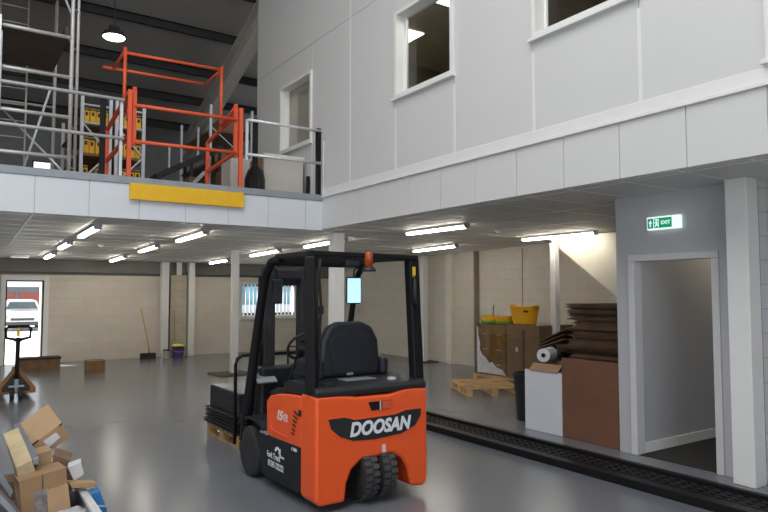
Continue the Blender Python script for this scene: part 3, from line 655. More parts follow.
for i in range(6):
    h = .032; dx = random.uniform(-.015, .015)
    t = MB().box(-.41, .41, -.49, .49, .012, h - .004).box(-.43, -.41, -.5, .5, h - .016, h).box(.41, .43, -.5, .5, h - .016, h).box(-.43, .43, -.51, -.49, h - .016, h).box(-.43, .43, .49, .51, h - .016, h).box(-.38, -.34, -.4, .4, 0, .012).box(.34, .38, -.4, .4, 0, .012)
    o = t.build('black_tray', 'black_plastic', None, .002); o.location = (3.12 + dx, 7.45, zz); zz += h + .0005
    tag(o, 'flat black plastic tray, ' + ORD[i] + ' from the bottom of the stack at the forks', 'tray', 'black trays under the load')
for i, (nm) in enumerate(('lower of the two thick black slabs on top of the trays', 'topmost thick black slab of the load at the forks')):
    o = MB().box(-.38, .38, -.48, .48, 0, .125).build('black_slab', 'black_plastic', None, .006); o.location = (3.13, 7.45, zz)
    tag(o, nm, 'slab'); zz += .1255
o = MB().box(-.36, .36, -.46, .46, 0, .008).build('plastic_sheet', mat('sheet_grey', (.16, .17, .18), .25), None); o.location = (3.13, 7.45, zz); tag(o, 'shiny grey sheet on top of the black load', 'sheet')

# ------------------------------------------------------------------ long black track on the floor
tr = thing('floor_track', (5.33, 3.9, 0), 'long black ribbed track lying on the floor from the forklift to the right edge', 'track')
Y0, Y1 = -3.0, 3.9
MB().box(-.27, -.15, Y0, Y1, 0, .075).build('side_rail', 'black_paint', tr, .006)
MB().box(.20, .26, Y0, Y1, 0, .085).build('side_rail', 'black_paint', tr, .006)
for i, x in enumerate((-.125, -.045, .035, .115)):
    m = MB().box(x, x + .012, Y0, Y1, 0, .055).box(x + .055, x + .067, Y0, Y1, 0, .055).box(x, x + .067, Y0, Y1, 0, .012)
    m.build('channel_rail', 'black_paint', tr)
    pr = [(x + .012, Y0, .02)]; y = Y0
    while y < Y1 - .11: pr += [(x + .012, y, .034), (x + .012, y + .05, .034), (x + .012, y + .05, .050), (x + .012, y + .10, .050)]; y += .10
    pr += [(x + .012, y, .02)]
    MB().prism(pr, (.043, 0, 0)).build('ribbed_strip', 'rubber', tr)
MB().box(-.10, .05, 3.10, 3.14, .057, .060).build('white_tag', 'paper_label', tr)

# ------------------------------------------------------------------ right hand storage
o = MB().obox((0, 0, .376), (.022, .60, .75), (0, 0, 0)).build('white_board', 'white_board', None, .003); o.location = (6.19, 5.635, .0)
tag(o, 'white upright board left of the reddish wooden board', 'board')
o = MB().obox((0, 0, .472), (.024, .81, .94), (0, 0, 0)).build('wooden_board', 'wood_panel', None, .003); o.location = (6.19, 4.925, .0)
tag(o, 'reddish brown wooden board standing next to the white doorway wall', 'board')
# bin
b = thing('dustbin', (6.62, 6.30, 0), 'black plastic dustbin left of the white board', 'bin')
MB().lathe((0, 0, 0), [(.15, 0), (.16, .01), (.195, .62), (.185, .62), (.15, .03)], 24, close=False).lathe((0, 0, 0), [(.15, .0), (.15, .03)], 24).build('bin_body', 'black_plastic', b)
MB().lathe((0, 0, .6), [(.20, 0), (.215, .01), (.215, .035), (.19, .035), (.19, 0)], 24, close=False).build('bin_rim', 'black_plastic', b)
MB().box(-.02, .02, -.235, -.205, .50, .56).build('bin_handle', 'black_plastic', b)
# open cardboard box on a stack behind the white board
def carton(loc, sx, sy, sz, label, m='cardboard', rz_=0, openf=False, tape=True, group=None, tag_lab=False):
    o = thing('cardboard_box', loc, label, 'box', group, rz_)
    t = .006
    if openf:
        MB().box(-sx/2, sx/2, -sy/2, sy/2, 0, t).box(-sx/2, -sx/2+t, -sy/2, sy/2, t, sz).box(sx/2-t, sx/2, -sy/2, sy/2, t, sz).box(-sx/2+t, sx/2-t, -sy/2, -sy/2+t, t, sz).box(-sx/2+t, sx/2-t, sy/2-t, sy/2, t, sz).build('box_body', m, o)
        for s in (-1, 1):
            MB().obox((s * (sx/2 + .05), 0, sz - .03), (.13, sy * .98, .005), (0, s * .7, 0)).build('flap', m, o)
            MB().obox((0, s * (sy/2 + .06), sz - .03), (sx * .98, .14, .005), (-s * .6, 0, 0)).build('flap', m, o)
    else:
        MB().box(-sx/2, sx/2, -sy/2, sy/2, 0, sz).build('box_body', m, o, .004)
        if tape: MB().box(-.025, .025, -sy/2 - .001, sy/2 + .001, sz - .05, sz + .001).build('tape', 'cardboard_pale', o)
    return o
carton((6.47, 5.62, 0), .44, .50, .40, 'brown cardboard box on the floor behind the white board', 'cardboard_dark')
carton((6.47, 5.62, .402), .42, .48, .42, 'open cardboard box with flaps above the white board', 'cardboard', openf=True)
r = thing('paper_roll', (6.47, 5.68, .84), 'white paper roll lying in the open box above the white board', 'roll', rz=R(-65))
MB().lathe((0, 0, .0), [(.022, -.16), (.085, -.16), (.085, .16), (.022, .16), (.022, -.16)], 22, 'Y', False).build('paper', 'film_white', r, smooth=False)
MB().lathe((0, 0, .0), [(.018, -.162), (.030, -.162), (.030, .162), (.018, .162), (.018, -.162)], 16, 'Y', False).build('core', 'dark_steel', r)
r.location = (6.45, 5.80, .93)
# pile of flattened cardboard on a pallet
pallet((7.33, 5.08, 0), 1.10, 1.0, 'wooden pallet under the tall pile of flattened cardboard', mtl='cardboard_dark')
z = .14
for i in range(42):
    h = random.choice((.032, .038, .046)); sx = random.uniform(.85, 1.0); sy = random.uniform(.92, 1.12)
    if i in (20, 21, 22): sy += .22
    mm_ = random.choice(('cardboard_dark', 'cardboard_mid', 'cardboard_mid'))
    if i > 31: mm_ = 'cardboard_dark'
    q = MB()
    for kx in range(4): q.box(-sx/2 + random.uniform(-.015, .015), sx/2, -sy/2 + random.uniform(-.015, .015), sy/2 + random.uniform(-.03, .03), h / 4 * kx, h / 4 * (kx + .72))
    o = q.build('flattened_carton', mm_, None); o.location = (7.33 + random.uniform(-.03, .03), 5.24 + random.uniform(-.04, .04) + (.12 if 20 <= i <= 22 else 0), z); o.rotation_euler = (0, 0, random.uniform(-.05, .05))
    tag(o, 'flattened brown carton, ' + ORD[i] + ' from the bottom of the tall pile beside the doorway wall', 'flattened box', 'flattened cartons in the tall pile'); z += h + .0008
    if z > 1.58: break
for i in range(3):
    o = MB().obox((0, 0, 0), (.7, .42, .01)).build('flattened_carton', 'cardboard_dark' if i else 'cardboard_mid', None); o.location = (7.10 + .05 * i, 6.10 + .03 * i, 1.02 + .05 * i); o.rotation_euler = (-.35 - .05 * i, .05, .2)
    tag(o, ('lowest', 'middle', 'uppermost')[i] + ' of the loose flattened cartons sticking out left of the tall pile', 'flattened box', 'loose cartons sticking out of the pile')
o = thing('rubbish_bag', (7.55, 6.50, 0), 'dark filled sack slumped between the tall pile and the wrapped pallet', 'bag')
MB().lathe((0, 0, 0), [(.24, 0), (.29, .15), (.28, .6), (.27, .75), (.22, .86), (.13, .91), (.05, .94)], 18).jitter(.018).build('bag_body', 'bag_black', o, smooth=True)
MB().lathe((0, 0, .94), [(.03, 0), (.035, .03), (.07, .06)], 10).build('bag_neck', 'bag_black', o)
# empty pallet
pallet((7.92, 8.55, 0), 1.15, .98, 'empty yellowish wooden pallet on the floor in front of the wrapped goods', R(-26), nb=5)
# wrapped pallet loads
pallet((9.22, 8.90, 0), 1.75, 1.0, 'pallet under the film wrapped goods', mtl='pallet_wood', nb=12)
o = thing('drawer_cabinet', (9.24, 9.33, .14), 'brown wooden drawer cabinet wrapped in clear film under the shallow yellow tubs', 'cabinet')
MB().box(-.40, .40, -.38, .38, 0, .96).build('cabinet_body', 'drawer_wood', o, .006)
for kz in range(3):
    for ky in (-1, 1):
        dr = MB().box(-.415, -.40, ky * .19 - .16, ky * .19 + .16, .06 + .29 * kz, .31 + .29 * kz).build('drawer', 'drawer_wood', o, .004)
        MB().box(-.43, -.415, ky * .19 - .06, ky * .19 + .06, .19 + .29 * kz, .205 + .29 * kz).build('drawer_handle', 'alu', dr)
wr = MB().box(-.43, .42, -.40, .40, .0, .98)
w_ = wr.build('film_wrap', 'film', o)
MB().prism([(-.436, -.40, .02), (-.436, .40, .02), (-.436, .41, .93), (-.436, .37, .90), (-.436, .36, .72), (-.436, .31, .60), (-.436, .33, .48), (-.436, .24, .36), (-.436, .15, .33), (-.436, .06, .22), (-.436, -.02, .26), (-.436, -.15, .15), (-.436, -.30, .12)], (-.012, 0, 0)).jitter(.008).build('crumpled_film', 'film_white', o)
o = carton((9.22, 8.47, .14), .90, .82, .99, 'large cardboard carton in film under the deep yellow tub', 'cardboard')
MB().box(-.46, .46, -.43, .42, .0, 1.0).build('film_wrap', 'film', o)
MB().box(-.465, -.455, -.05, .0, .1, .9).build('vertical_crease', 'cardboard_dark', o)
MB().box(-.47, -.46, .1, .16, .50, .58).build('small_label', 'paper_label', o)
for i, (y, lab) in enumerate(((9.56, 'shallow yellow tub with a green rim band, left of the pair on the wrapped cabinet'), (9.17, 'shallow yellow tub with a green rim band, nearer the deep tub'))):
    t = thing('shallow_tub', (9.02, y, 1.125), lab, 'tub')
    MB().lathe((0, 0, 0), [(.160, 0), (.175, .05), (.182, .13), (.182, .15), (.05, .15)], 26).build('tub_body', 'yellow_tub', t, .003)
    MB().lathe((0, 0, 0), [(.176, .0), (.190, .02), (.190, .05), (.178, .055)], 26, close=False).build('green_band', 'green_band', t)
o = thing('mixing_paddle', (9.02, 9.50, 1.276), 'thin dark rod standing up on the left shallow yellow tub', 'rod')
MB().cyl((0, 0, 0), (.0, -.02, .20), .008).build('rod_shaft', 'dark_steel', o); MB().lathe((0, 0, 0), [(.03, 0), (.03, .006)], 10).build('rod_foot', 'dark_steel', o)
t = thing('flexible_tub', (9.0, 8.63, 1.145), 'deep yellow flexible tub on top of the wrapped carton', 'tub')
MB().lathe((0, 0, 0), [(.0, .0), (.21, 0), (.27, .30), (.285, .32), (.27, .325), (.255, .30), (.20, .02), (0, .02)], 28, close=False).build('tub_body', 'yellow_tub', t)
for s in (-1, 1):
    h = MB().tube([(0 - .08, s * .265, .30), (-.07, s * .29, .33), (0, s * .305, .345), (.07, s * .29, .33), (.08, s * .265, .30)], .014, 8).build('tub_handle', 'yellow_tub', t, smooth=True)
MB().obox((-.17, -.19, .235), (.008, .09, .035), (0, 0, .8)).build('tub_sticker', 'dark_steel', t)

# ------------------------------------------------------------------ back wall clutter
o = thing('wooden_crate', (1.78, 16.4, 0), 'low brown wooden crate with a dark lid in front of the open doorway', 'crate', rz=.0)
c = MB().box(-.39, .39, -.22, .22, 0, .26).build('crate_body', 'wood_crate', o, .004)
MB().box(-.42, .41, -.25, .24, .26, .29).build('crate_lid', 'bristle', o, .004)
o = carton((2.76, 15.45, 0), .36, .36, .25, 'small brown cardboard box on the floor right of the low wooden crate', 'wood_crate', tape=False)
MB().box(-.184, -.178, -.18, .18, .01, .25).build('pale_side', 'cardboard_pale', o)
# broom
o = thing('broom', (4.40, 17.62, 0), 'broom with a wooden handle leaning on the back wall', 'broom')
MB().cyl((.08, .0, .16), (-.10, .30, 1.33), .014).build('broom_handle', 'broom_wood', o)
MB().box(-.16, .22, -.06, .06, .10, .15).build('broom_head', 'bristle', o, .006)
MB().prism([(-.16, y, z) for y, z in [(-.05, .10), (.05, .10), (.08, 0), (-.08, 0)]], (.38, 0, 0)).build('bristles', 'bristle', o)
MB().cyl((.085, 0, .13), (.06, .05, .26), .02).build('handle_socket', 'dark_steel', o)
b = thing('bucket', (5.16, 17.45, 0), 'purple bucket with a yellow cloth against the pier', 'bucket')
MB().lathe((0, 0, 0), [(.0, 0), (.13, 0), (.165, .27), (.175, .28), (.155, .28), (.12, .01)], 22, close=False).build('bucket_body', 'bucket_purple', b)
MB().tube([(-.165, 0, .26), (-.14, -.1, .19), (0, -.17, .16), (.14, -.1, .19), (.165, 0, .26)], .005, 6).build('bucket_handle', 'alu', b)
o = MB().lathe((0, 0, 0), [(.17, -.02), (.185, .01), (.15, .035), (.08, .04), (.02, .05)], 16).jitter(.012).build('cleaning_cloth', 'cloth_yellow', None, smooth=True); o.location = (5.16, 17.45, .32); tag(o, 'yellow green cloth lying over the purple bucket', 'cloth')
b = thing('paint_tin', (4.89, 17.52, 0), 'small greyish tin with a dark rim left of the purple bucket', 'tin')
MB().lathe((0, 0, 0), [(.10, 0), (.10, .20)], 20).build('tin_body', 'bucket_lilac', b); MB().lathe((0, 0, .2), [(.105, 0), (.105, .02), (.09, .025)], 20).build('tin_lid', 'bag_black', b)
o = thing('mop', (5.16, 17.70, 0), 'thin pale mop handle standing behind the purple bucket', 'mop')
MB().cyl((0, 0, .05), (.0, .15, 1.25), .011).build('mop_handle', 'cardboard_pale', o); MB().lathe((0, 0, 0), [(.06, 0), (.07, .04), (.02, .09)], 12).build('mop_head', 'cloth_yellow', o)

# ------------------------------------------------------------------ pallet jack
J = thing('pallet_jack', (.99, 12.2, 0), 'orange pallet truck with a black tiller standing in front of the open doorway', 'pallet truck')
MB().prism([(x, 0, z) for x, z in [(-.29, .08), (.29, .08), (.29, .16), (.07, .46), (.06, .52), (-.06, .52), (-.07, .46), (-.29, .16)]], (0, .03, 0)).build('chassis_plate', 'jack_orange', J, .004)
MB().prism([(x, -.004, z) for x, z in [(-.20, .12), (.20, .12), (.20, .19), (.045, .40), (-.045, .40), (-.20, .19)]], (0, .003, 0)).build('plate_opening', 'bag_black', J)
MB().box(-.27, -.11, .03, 1.15, .07, .125).build('fork', 'jack_orange', J, .008); MB().box(.11, .27, .03, 1.15, .07, .125).build('fork', 'jack_orange', J, .008)
for x in (-.06, .06):
    q = MB().lathe((x, -.10, .085), [(.03, -.03), (.085, -.03), (.085, .03), (.03, .03)], 20, 'X').build('steer_wheel', 'rubber', J)
for x in (-.19, .19): MB().lathe((x, 1.0, .04), [(.01, -.03), (.04, -.03), (.04, .03), (.01, .03)], 14, 'X').build('load_roller', 'rubber', J)
MB().cyl((0, -.06, .10), (0, -.06, .36), .035).box(-.11, .11, -.12, -.04, .20, .225).build('hydraulic_pump', 'grey_metal', J)
th = MB().cyl((0, -.06, .34), (0, -.09, .45), .045, .035).cyl((0, -.09, .45), (0, -.14, 1.0), .034).build('tiller', 'black_paint', J)
MB().tube([(0, -.14, .93), (-.05, -.14, .97), (-.17, -.145, 1.0), (-.18, -.15, 1.14), (-.14, -.15, 1.18), (.14, -.15, 1.18), (.18, -.15, 1.14), (.17, -.145, 1.0), (.05, -.14, .97), (0, -.14, .93)], .026, 8).build('tiller_handle', 'black_paint', th)
MB().box(-.02, .02, -.17, -.13, 1.02, 1.16).build('control_lever', 'jack_yellow', th)
# orange/red post edge at far left
o = MB().box(.55, .615, 11.3, 11.36, 0, .62).build('barrier_post', 'gate_orange', None, .01); tag(o, 'short orange red post at the left edge beside the pallet truck', 'post')

# ------------------------------------------------------------------ cardboard in a metal trolley, lower left
T = thing('metal_trolley', (.42, 4.2, 0), 'grey metal trolley heaped with old cardboard in the lower left corner', 'trolley')
MB().box(-.30, .36, -.9, .62, .15, .18).build('trolley_bed', 'trolley_metal', T, .004)
MB().box(.335, .36, -.9, .62, .18, .44).build('side_panel', 'trolley_metal', T); MB().box(-.30, -.275, -.9, .62, .18, .44).build('side_panel', 'trolley_metal', T)
MB().box(-.275, .335, .60, .62, .18, .40).build('end_panel', 'trolley_metal', T)
MB().box(.325, .372, -.9, .63, .43, .455).build('rim_bar', 'galv', T, .006); MB().box(-.312, -.265, -.9, .63, .43, .455).build('rim_bar', 'galv', T, .006)
for x in (-.22, .28):
    for y in (-.7, .5): MB().lathe((x, y, .065), [(.02, -.02), (.065, -.02), (.065, .02), (.02, .02)], 16, 'X').box(x - .03, x + .03, y - .03, y + .03, .12, .15).build('castor', 'rubber', T)
def slantbox(name, quad, vec, m, label, cat, bev=.003, j=0):
    pts = [Vector(q) for q in quad]; c = sum(pts, Vector()) / 4 + Vector(vec) / 2
    o = MB().prism([p - c for p in pts], vec).jitter(j).build(name, m, None, bev); o.location = c
    tag(o, label, cat); return o
lb = slantbox('cardboard_box', [(.53, 5.15, .67), (.71, 5.15, .80), (.77, 5.15, .69), (.58, 5.15, .58)], (-.05, .35, .09), 'cardboard_pale', 'tilted cardboard box with a white address label, topmost of the heap in the trolley', 'box')
def onface(o, pts, m, name):    # small quad just proud of a front face
    c = o.location; q = MB().prism([Vector(p) - c for p in pts], (0, -.003, 0)).build(name, m, o); return q
onface(lb, [(.595, 5.149, .685), (.675, 5.149, .735), (.705, 5.149, .70), (.63, 5.149, .635)], 'paper_label', 'address_label')
onface(lb, [(.525, 5.149, .672), (.565, 5.149, .70), (.57, 5.149, .692), (.53, 5.149, .66)], 'bag_black', 'torn_edge')
onface(lb, [(.69, 5.149, .785), (.71, 5.149, .80), (.715, 5.149, .79), (.695, 5.149, .775)], 'bag_black', 'torn_edge')
fs = slantbox('packing_slab', [(.40, 4.75, .62), (.49, 4.75, .655), (.515, 4.75, .565), (.42, 4.75, .525)], (-.03, .65, .10), 'foam_slab', 'long pale yellow packing slab lying along the left of the heap', 'packing', .006, .003)
slantbox('metal_channel', [(.49, 4.75, .66), (.53, 4.75, .67), (.53, 4.75, .62), (.50, 4.75, .62)], (-.05, .8, .09), 'channel_metal', 'grey metal channel lying between the pale slab and the labelled box', 'metal channel', .004)
bb = slantbox('cardboard_box', [(.40, 4.55, .58), (.66, 4.55, .63), (.70, 4.55, .23), (.44, 4.55, .21)], (0, .35, -.04), 'cardboard', 'large brown cardboard box nearest the bottom edge with clear tape hanging on it', 'box')
onface(bb, [(.485, 4.549, .50), (.56, 4.549, .515), (.585, 4.549, .25), (.50, 4.549, .24)], 'tape_clear', 'tape_strip')
q = MB().prism([Vector(p) - bb.location for p in [(.555, 4.546, .50), (.672, 4.546, .525), (.70, 4.50, .26), (.57, 4.50, .24)]], (0, .004, .001)).build('open_flap', 'cardboard_pale', bb)
onface(bb, [(.527, 4.549, .603), (.531, 4.549, .604), (.533, 4.549, .515), (.529, 4.549, .514)], 'bag_black', 'flap_slit')
slantbox('cardboard_box', [(.53, 4.92, .65), (.62, 4.92, .67), (.63, 4.92, .52), (.54, 4.92, .50)], (0, .22, -.01), 'cardboard_pale', 'small tan cardboard box between the labelled box and the large box', 'box')
slantbox('cardboard_box', [(.63, 4.92, .635), (.735, 4.92, .585), (.70, 4.92, .50), (.63, 4.92, .51)], (.05, .20, .0), 'cardboard_mid', 'small dark brown carton below the right end of the labelled box', 'box')
slantbox('cardboard_box', [(.69, 4.70, .59), (.77, 4.70, .61), (.79, 4.70, .53), (.73, 4.70, .49)], (.03, .20, -.02), 'paper_label', 'small pale carton on the right side of the heap above the flat cardboard strip', 'box', .004)
slantbox('cardboard_strip', [(.68, 4.56, .522), (.84, 4.56, .502), (.835, 4.56, .475), (.70, 4.56, .488)], (0, .12, -.01), 'cardboard_pale', 'flat folded cardboard strip sticking out over the right trolley rim', 'cardboard')
slantbox('metal_sheet', [(.26, 4.5, .74), (.37, 4.5, .54), (.355, 4.5, .50), (.24, 4.5, .70)], (-.08, .70, .06), 'channel_metal', 'grey metal sheet leaning at the left edge of the heap', 'metal sheet', .004)
slantbox('metal_sheet', [(.22, 4.2, .70), (.40, 4.2, .46), (.385, 4.2, .43), (.205, 4.2, .66)], (-.02, .32, .0), 'trolley_metal', 'dark grey metal sheet in the lower left corner below the lighter one', 'metal sheet', .004)
for (x, y, z0, sx, sy, sz) in ((.38, 4.62, .181, .40, .30, .02), (.60, 4.95, .181, .26, .12, .30), (.30, 4.95, .181, .30, .4, .0)):
    pass
f = MB()
n = 14
gv = [[f.bm.verts.new((.135 + .63 * i / n, 3.6 + .90 * j / n, .36 + random.uniform(-.02, .04))) for i in range(n + 1)] for j in range(n + 1)]
gl = [[f.bm.verts.new((.135 + .63 * i / n, 3.6 + .90 * j / n, .19)) for i in range(n + 1)] for j in range(n + 1)]
for j in range(n):
    for i in range(n):
        f.bm.faces.new([gv[j][i], gv[j][i + 1], gv[j + 1][i + 1], gv[j + 1][i]]); f.bm.faces.new([gl[j][i], gl[j + 1][i], gl[j + 1][i + 1], gl[j][i + 1]])
for i in range(n):
    f.bm.faces.new([gv[0][i], gl[0][i], gl[0][i + 1], gv[0][i + 1]]); f.bm.faces.new([gv[n][i], gv[n][i + 1], gl[n][i + 1], gl[n][i]])
    f.bm.faces.new([gv[i][0], gv[i + 1][0], gl[i + 1][0], gl[i][0]]); f.bm.faces.new([gv[i][n], gl[i][n], gl[i + 1][n], gv[i + 1][n]])
o = f.build('plastic_film', 'film_white', None, smooth=True); tag(o, 'crumpled whitish plastic film filling the trolley beside the large box', 'plastic film')
o = carton((.42, 5.04, .181), .22, .20, .31, 'crushed carton at the bottom of the heap under the pale slab', 'cardboard_mid', tape=False)
o = carton((.66, 5.04, .181), .20, .20, .30, 'crushed carton at the bottom of the heap under the labelled box', 'cardboard_mid', tape=False)
bs = slantbox('blue_strap', [(.800, 4.5, .452), (.85, 4.5, .46), (.90, 4.5, .33), (.86, 4.5, .30)], (.01, .10, 0), 'blue_strap', 'bright blue folded strap hanging on the right trolley rim at the bottom edge', 'strap', .004)
onface(bs, [(.835, 4.499, .375), (.888, 4.499, .365), (.890, 4.499, .355), (.838, 4.499, .365)], 'paper_label', 'white_stitching')

# ------------------------------------------------------------------ mezzanine: guard rail
G = thing('guard_rail', (1.72, 9.50, 3.335), 'silver tube guard rail with a black post left of the orange gate', 'guard rail')
def relc(o): return o.location
def rel(o, p): return Vector(p) - o.location
def railset(root, xs, x0, x1, y):
    for x in xs:
        MB().box(*[v for v in (x - root.location.x - .035, x - root.location.x + .035, -.035, .035, 0, 1.13)]).build('rail_post', 'black_paint', root, .006)
    for z in (4.42, 3.875):
        MB().cyl(rel(root, (x0, y, z)), rel(root, (x1, y, z)), .024).build('rail_tube', 'galv', root, smooth=True)
railset(G, (1.72, -1.2), -4.0, 1.99, 9.455)
MB().box(.22, .26, -.02, .02, 0, 1.1).build('end_post', 'rack_white', G, .004)
G2 = thing('guard_rail', (3.96, 9.50, 3.335), 'silver tube guard rail with two black posts right of the orange gate', 'guard rail')
railset(G2, (3.96, 5.08), 3.82, 5.12, 9.455)
MB().box(-.16, -.12, -.02, .02, .45, 1.1).build('end_post', 'rack_white', G2, .004)
o = MB().box(5.06, 5.11, 9.85, 9.90, 3.25, 3.72).build('short_post', 'black_paint', None, .006); tag(o, 'short black post behind the guard rail beside the cream cabinet', 'post')
# orange pallet gate
Q = thing('pallet_gate', (2.9, 9.5, 3.225), 'orange tubular up and over pallet gate with a yellow kick plank on the mezzanine edge', 'safety gate')
QZ = Vector((2.9, 9.5, 3.25))
def qt(name, segs, r=.026, m='gate_orange', sq=False):
    b = MB()
    for a, c in segs:
        if sq: b.bar(Vector(a) - QZ, Vector(c) - QZ, r * 2, r * 2)
        else: b.cyl(Vector(a) - QZ, Vector(c) - QZ, r)
    return b.build(name, m, Q, .004 if sq else 0, smooth=not sq)
MB().box(-.83, .84, -.115, -.08, -.20, .03).build('kick_plank', 'gate_yellow', Q, .004)
zb = 3.25
for x in (2.07, 3.72):
    qt('front_post', [((x, 9.50, zb + .03), (x, 9.50, 4.62))], .029, sq=True)
    qt('rear_post', [((x, 11.05, zb), (x, 11.05, 4.38))], .03, sq=True)
    qt('side_rail', [((x, 9.50, 4.60), (x, 11.05, 4.38)), ((x, 9.50, 3.98), (x, 11.05, 3.86))], .026, sq=True)
for x in (2.14, 3.65):
    qt('gate_upright', [((x, 9.54, 3.84), (x, 9.54, 4.68))], .028, sq=True)
    qt('swing_post', [((x, 10.2, 4.40), (x, 10.2, 5.47))], .026)
    qt('swing_arm', [((x, 10.2, 5.42), (x, 11.05, 5.40))], .022); qt('swing_arm', [((x, 9.50, 4.66), (x, 10.25, 4.46))], .022)
qt('gate_bar', [((2.14, 9.50, 4.41), (3.65, 9.50, 4.43))]); qt('gate_bar', [((2.14, 9.50, 3.89), (3.65, 9.50, 3.91))])
qt('raised_bar', [((2.14, 10.2, 5.39), (3.65, 10.2, 5.42))], .024); qt('raised_bar', [((1.98, 11.05, 5.39), (3.65, 11.05, 5.41))], .024)

# ------------------------------------------------------------------ mezzanine: scaffold tower
S = thing('scaffold_tower', (1.0, 10.6, 3.25), 'tall aluminium scaffold tower at the left on the mezzanine', 'scaffold')
def st_(name, segs, r=.025, m='alu'):
    b = MB()
    for a, c in segs: b.cyl(rel(S, a), rel(S, c), r, n=10)
    return b.build(name, m, S, smooth=True)
for y in (10.6, 12.5):
    for x in (.08, 1.46): st_('upright', [((x, y, 3.3), (x, y, 8.2))], .030)
    for kz in range(9):
        z = 3.74 + .61 * kz
        if y == 10.6 or kz % 2 == 0: st_('rung', [((.08, y, z), (1.46, y, z))], (.030 if y == 10.6 else .022))
for x in (.60, 1.02): st_('ladder_stile', [((x, 12.4, 3.3), (x, 12.4, 6.9))], .016)
for i in range(12): st_('ladder_rung', [((.60, 12.4, 3.5 + .28 * i), (1.02, 12.4, 3.5 + .28 * i))], .011)
st_('upright', [((1.555, 10.72, 3.3), (1.555, 10.72, 8.2))], .024)
st_('spacer', [((1.46, 10.6, 3.6 + .61 * i), (1.555, 10.72, 3.6 + .61 * i)) for i in range(8)], .012)
st_('brace', [((1.46, 10.62, 5.9), (1.05, 10.62, 6.9))], .016, 'rack_white')
st_('brace', [((1.46, 10.62, 3.45), (.55, 12.5, 4.95)), ((.08, 10.62, 3.6), (1.46, 12.5, 3.6))], .018)
st_('brace', [((.9, 11.2, 3.55), (1.25, 11.2, 4.9))], .018, 'rack_white')
st_('brace', [((.08, 10.6, 4.35), (.45, 12.5, 7.0)), ((.08, 10.6, 6.1), (.5, 12.5, 3.6))], .018)
for z in (5.585, 6.80): MB().box(-.80, .43, .10, 1.85, z - 3.25, z - 3.20).box(-.80, -.74, .10, 1.85, z - 3.2, z - 3.06).box(.37, .43, .10, 1.85, z - 3.2, z - 3.06).build('platform', 'mat_brown', S, .004)
MB().box(-.49, -.45, -.09, -.05, 1.10, 2.20).build('ladder_bracket', 'grey_metal', S, .004)
MB().box(-.72, -.47, -.12, -.08, 1.80, 2.42).build('blue_panel', 'galv', S)

# ------------------------------------------------------------------ mezzanine: racking with yellow cases
def rack(x, y, d, label, z1=5.4):
    o = thing('storage_rack', (x, y, 3.25), label, 'rack')
    w_ = .50; h = z1 - 3.25
    for yy in (0, d):
        for xx in (0, w_): MB().box(xx - .03, xx + .03, yy - .03, yy + .03, 0, h).build('rack_upright', 'rack_white', o, .004)
        MB().cyl((0, yy, h - .16), (w_, yy, h - .16), .018, n=8).build('frame_strut', 'rack_white', o)
        b = MB().cyl((0, yy, h - .50), (w_, yy, h - .50), .018, n=8)
        b.cyl((0, yy, h - .50), (w_, yy, h - 1.05), .018, n=8).cyl((0, yy, h - 1.05 - .55), (w_, yy, h - 1.05), .018, n=8)
        b.build('frame_brace', 'rack_white', o)
    for z in (.58, 1.08, 1.66): MB().box(-.02, w_ + .02, .0, d, z - .05, z).build('shelf', 'wood_crate', o)
    return o
for k_, (x, lab) in enumerate(((1.99, 'white frame rack of yellow cases just left of the orange gate post'), (2.60, 'white frame rack of yellow cases seen through the orange gate'))):
    rack(x, 13.0, 2.4, lab)
proto = thing('tool_case', (2.1, 13.1, 3.31), 'yellow tool case on the white frame racking', 'case', 'yellow cases on the racking')
MB().box(-.051, .051, -.17, .17, 0, .24).build('case_shell', 'yellow_case', proto, .012)
MB().box(-.053, .053, -.172, .172, .20, .225).build('case_band', 'bag_black', proto)
MB().box(-.02, .02, -.19, -.17, .12, .17).build('case_latch', 'bag_black', proto)
first = True
for xb in (1.99, 2.60):
    for sh in (.58, 1.08, 1.66):
        for i in range(4):
            if sh == .58 and i == 1 and xb < 2: continue
            c = proto if first else copy_tree(proto); first = False
            c.location = (xb + .085 + .110 * i, 13.22 + random.uniform(-.02, .03), 3.25 + sh + .002)
            c.scale = (1, 1, 1.3 if sh == 1.08 else 1.15)
            c['label'] = ('leftmost', 'second', 'third', 'rightmost')[i] + ' yellow tool case, %s shelf of the rack %s' % ({.58: 'bottom', 1.08: 'middle', 1.66: 'top'}[sh], 'left of the orange gate' if xb < 2 else 'seen through the orange gate')
            c['group'] = 'yellow cases on the %s shelf %s' % ({.58: 'bottom', 1.08: 'middle', 1.66: 'top'}[sh], 'left' if xb < 2 else 'behind gate')
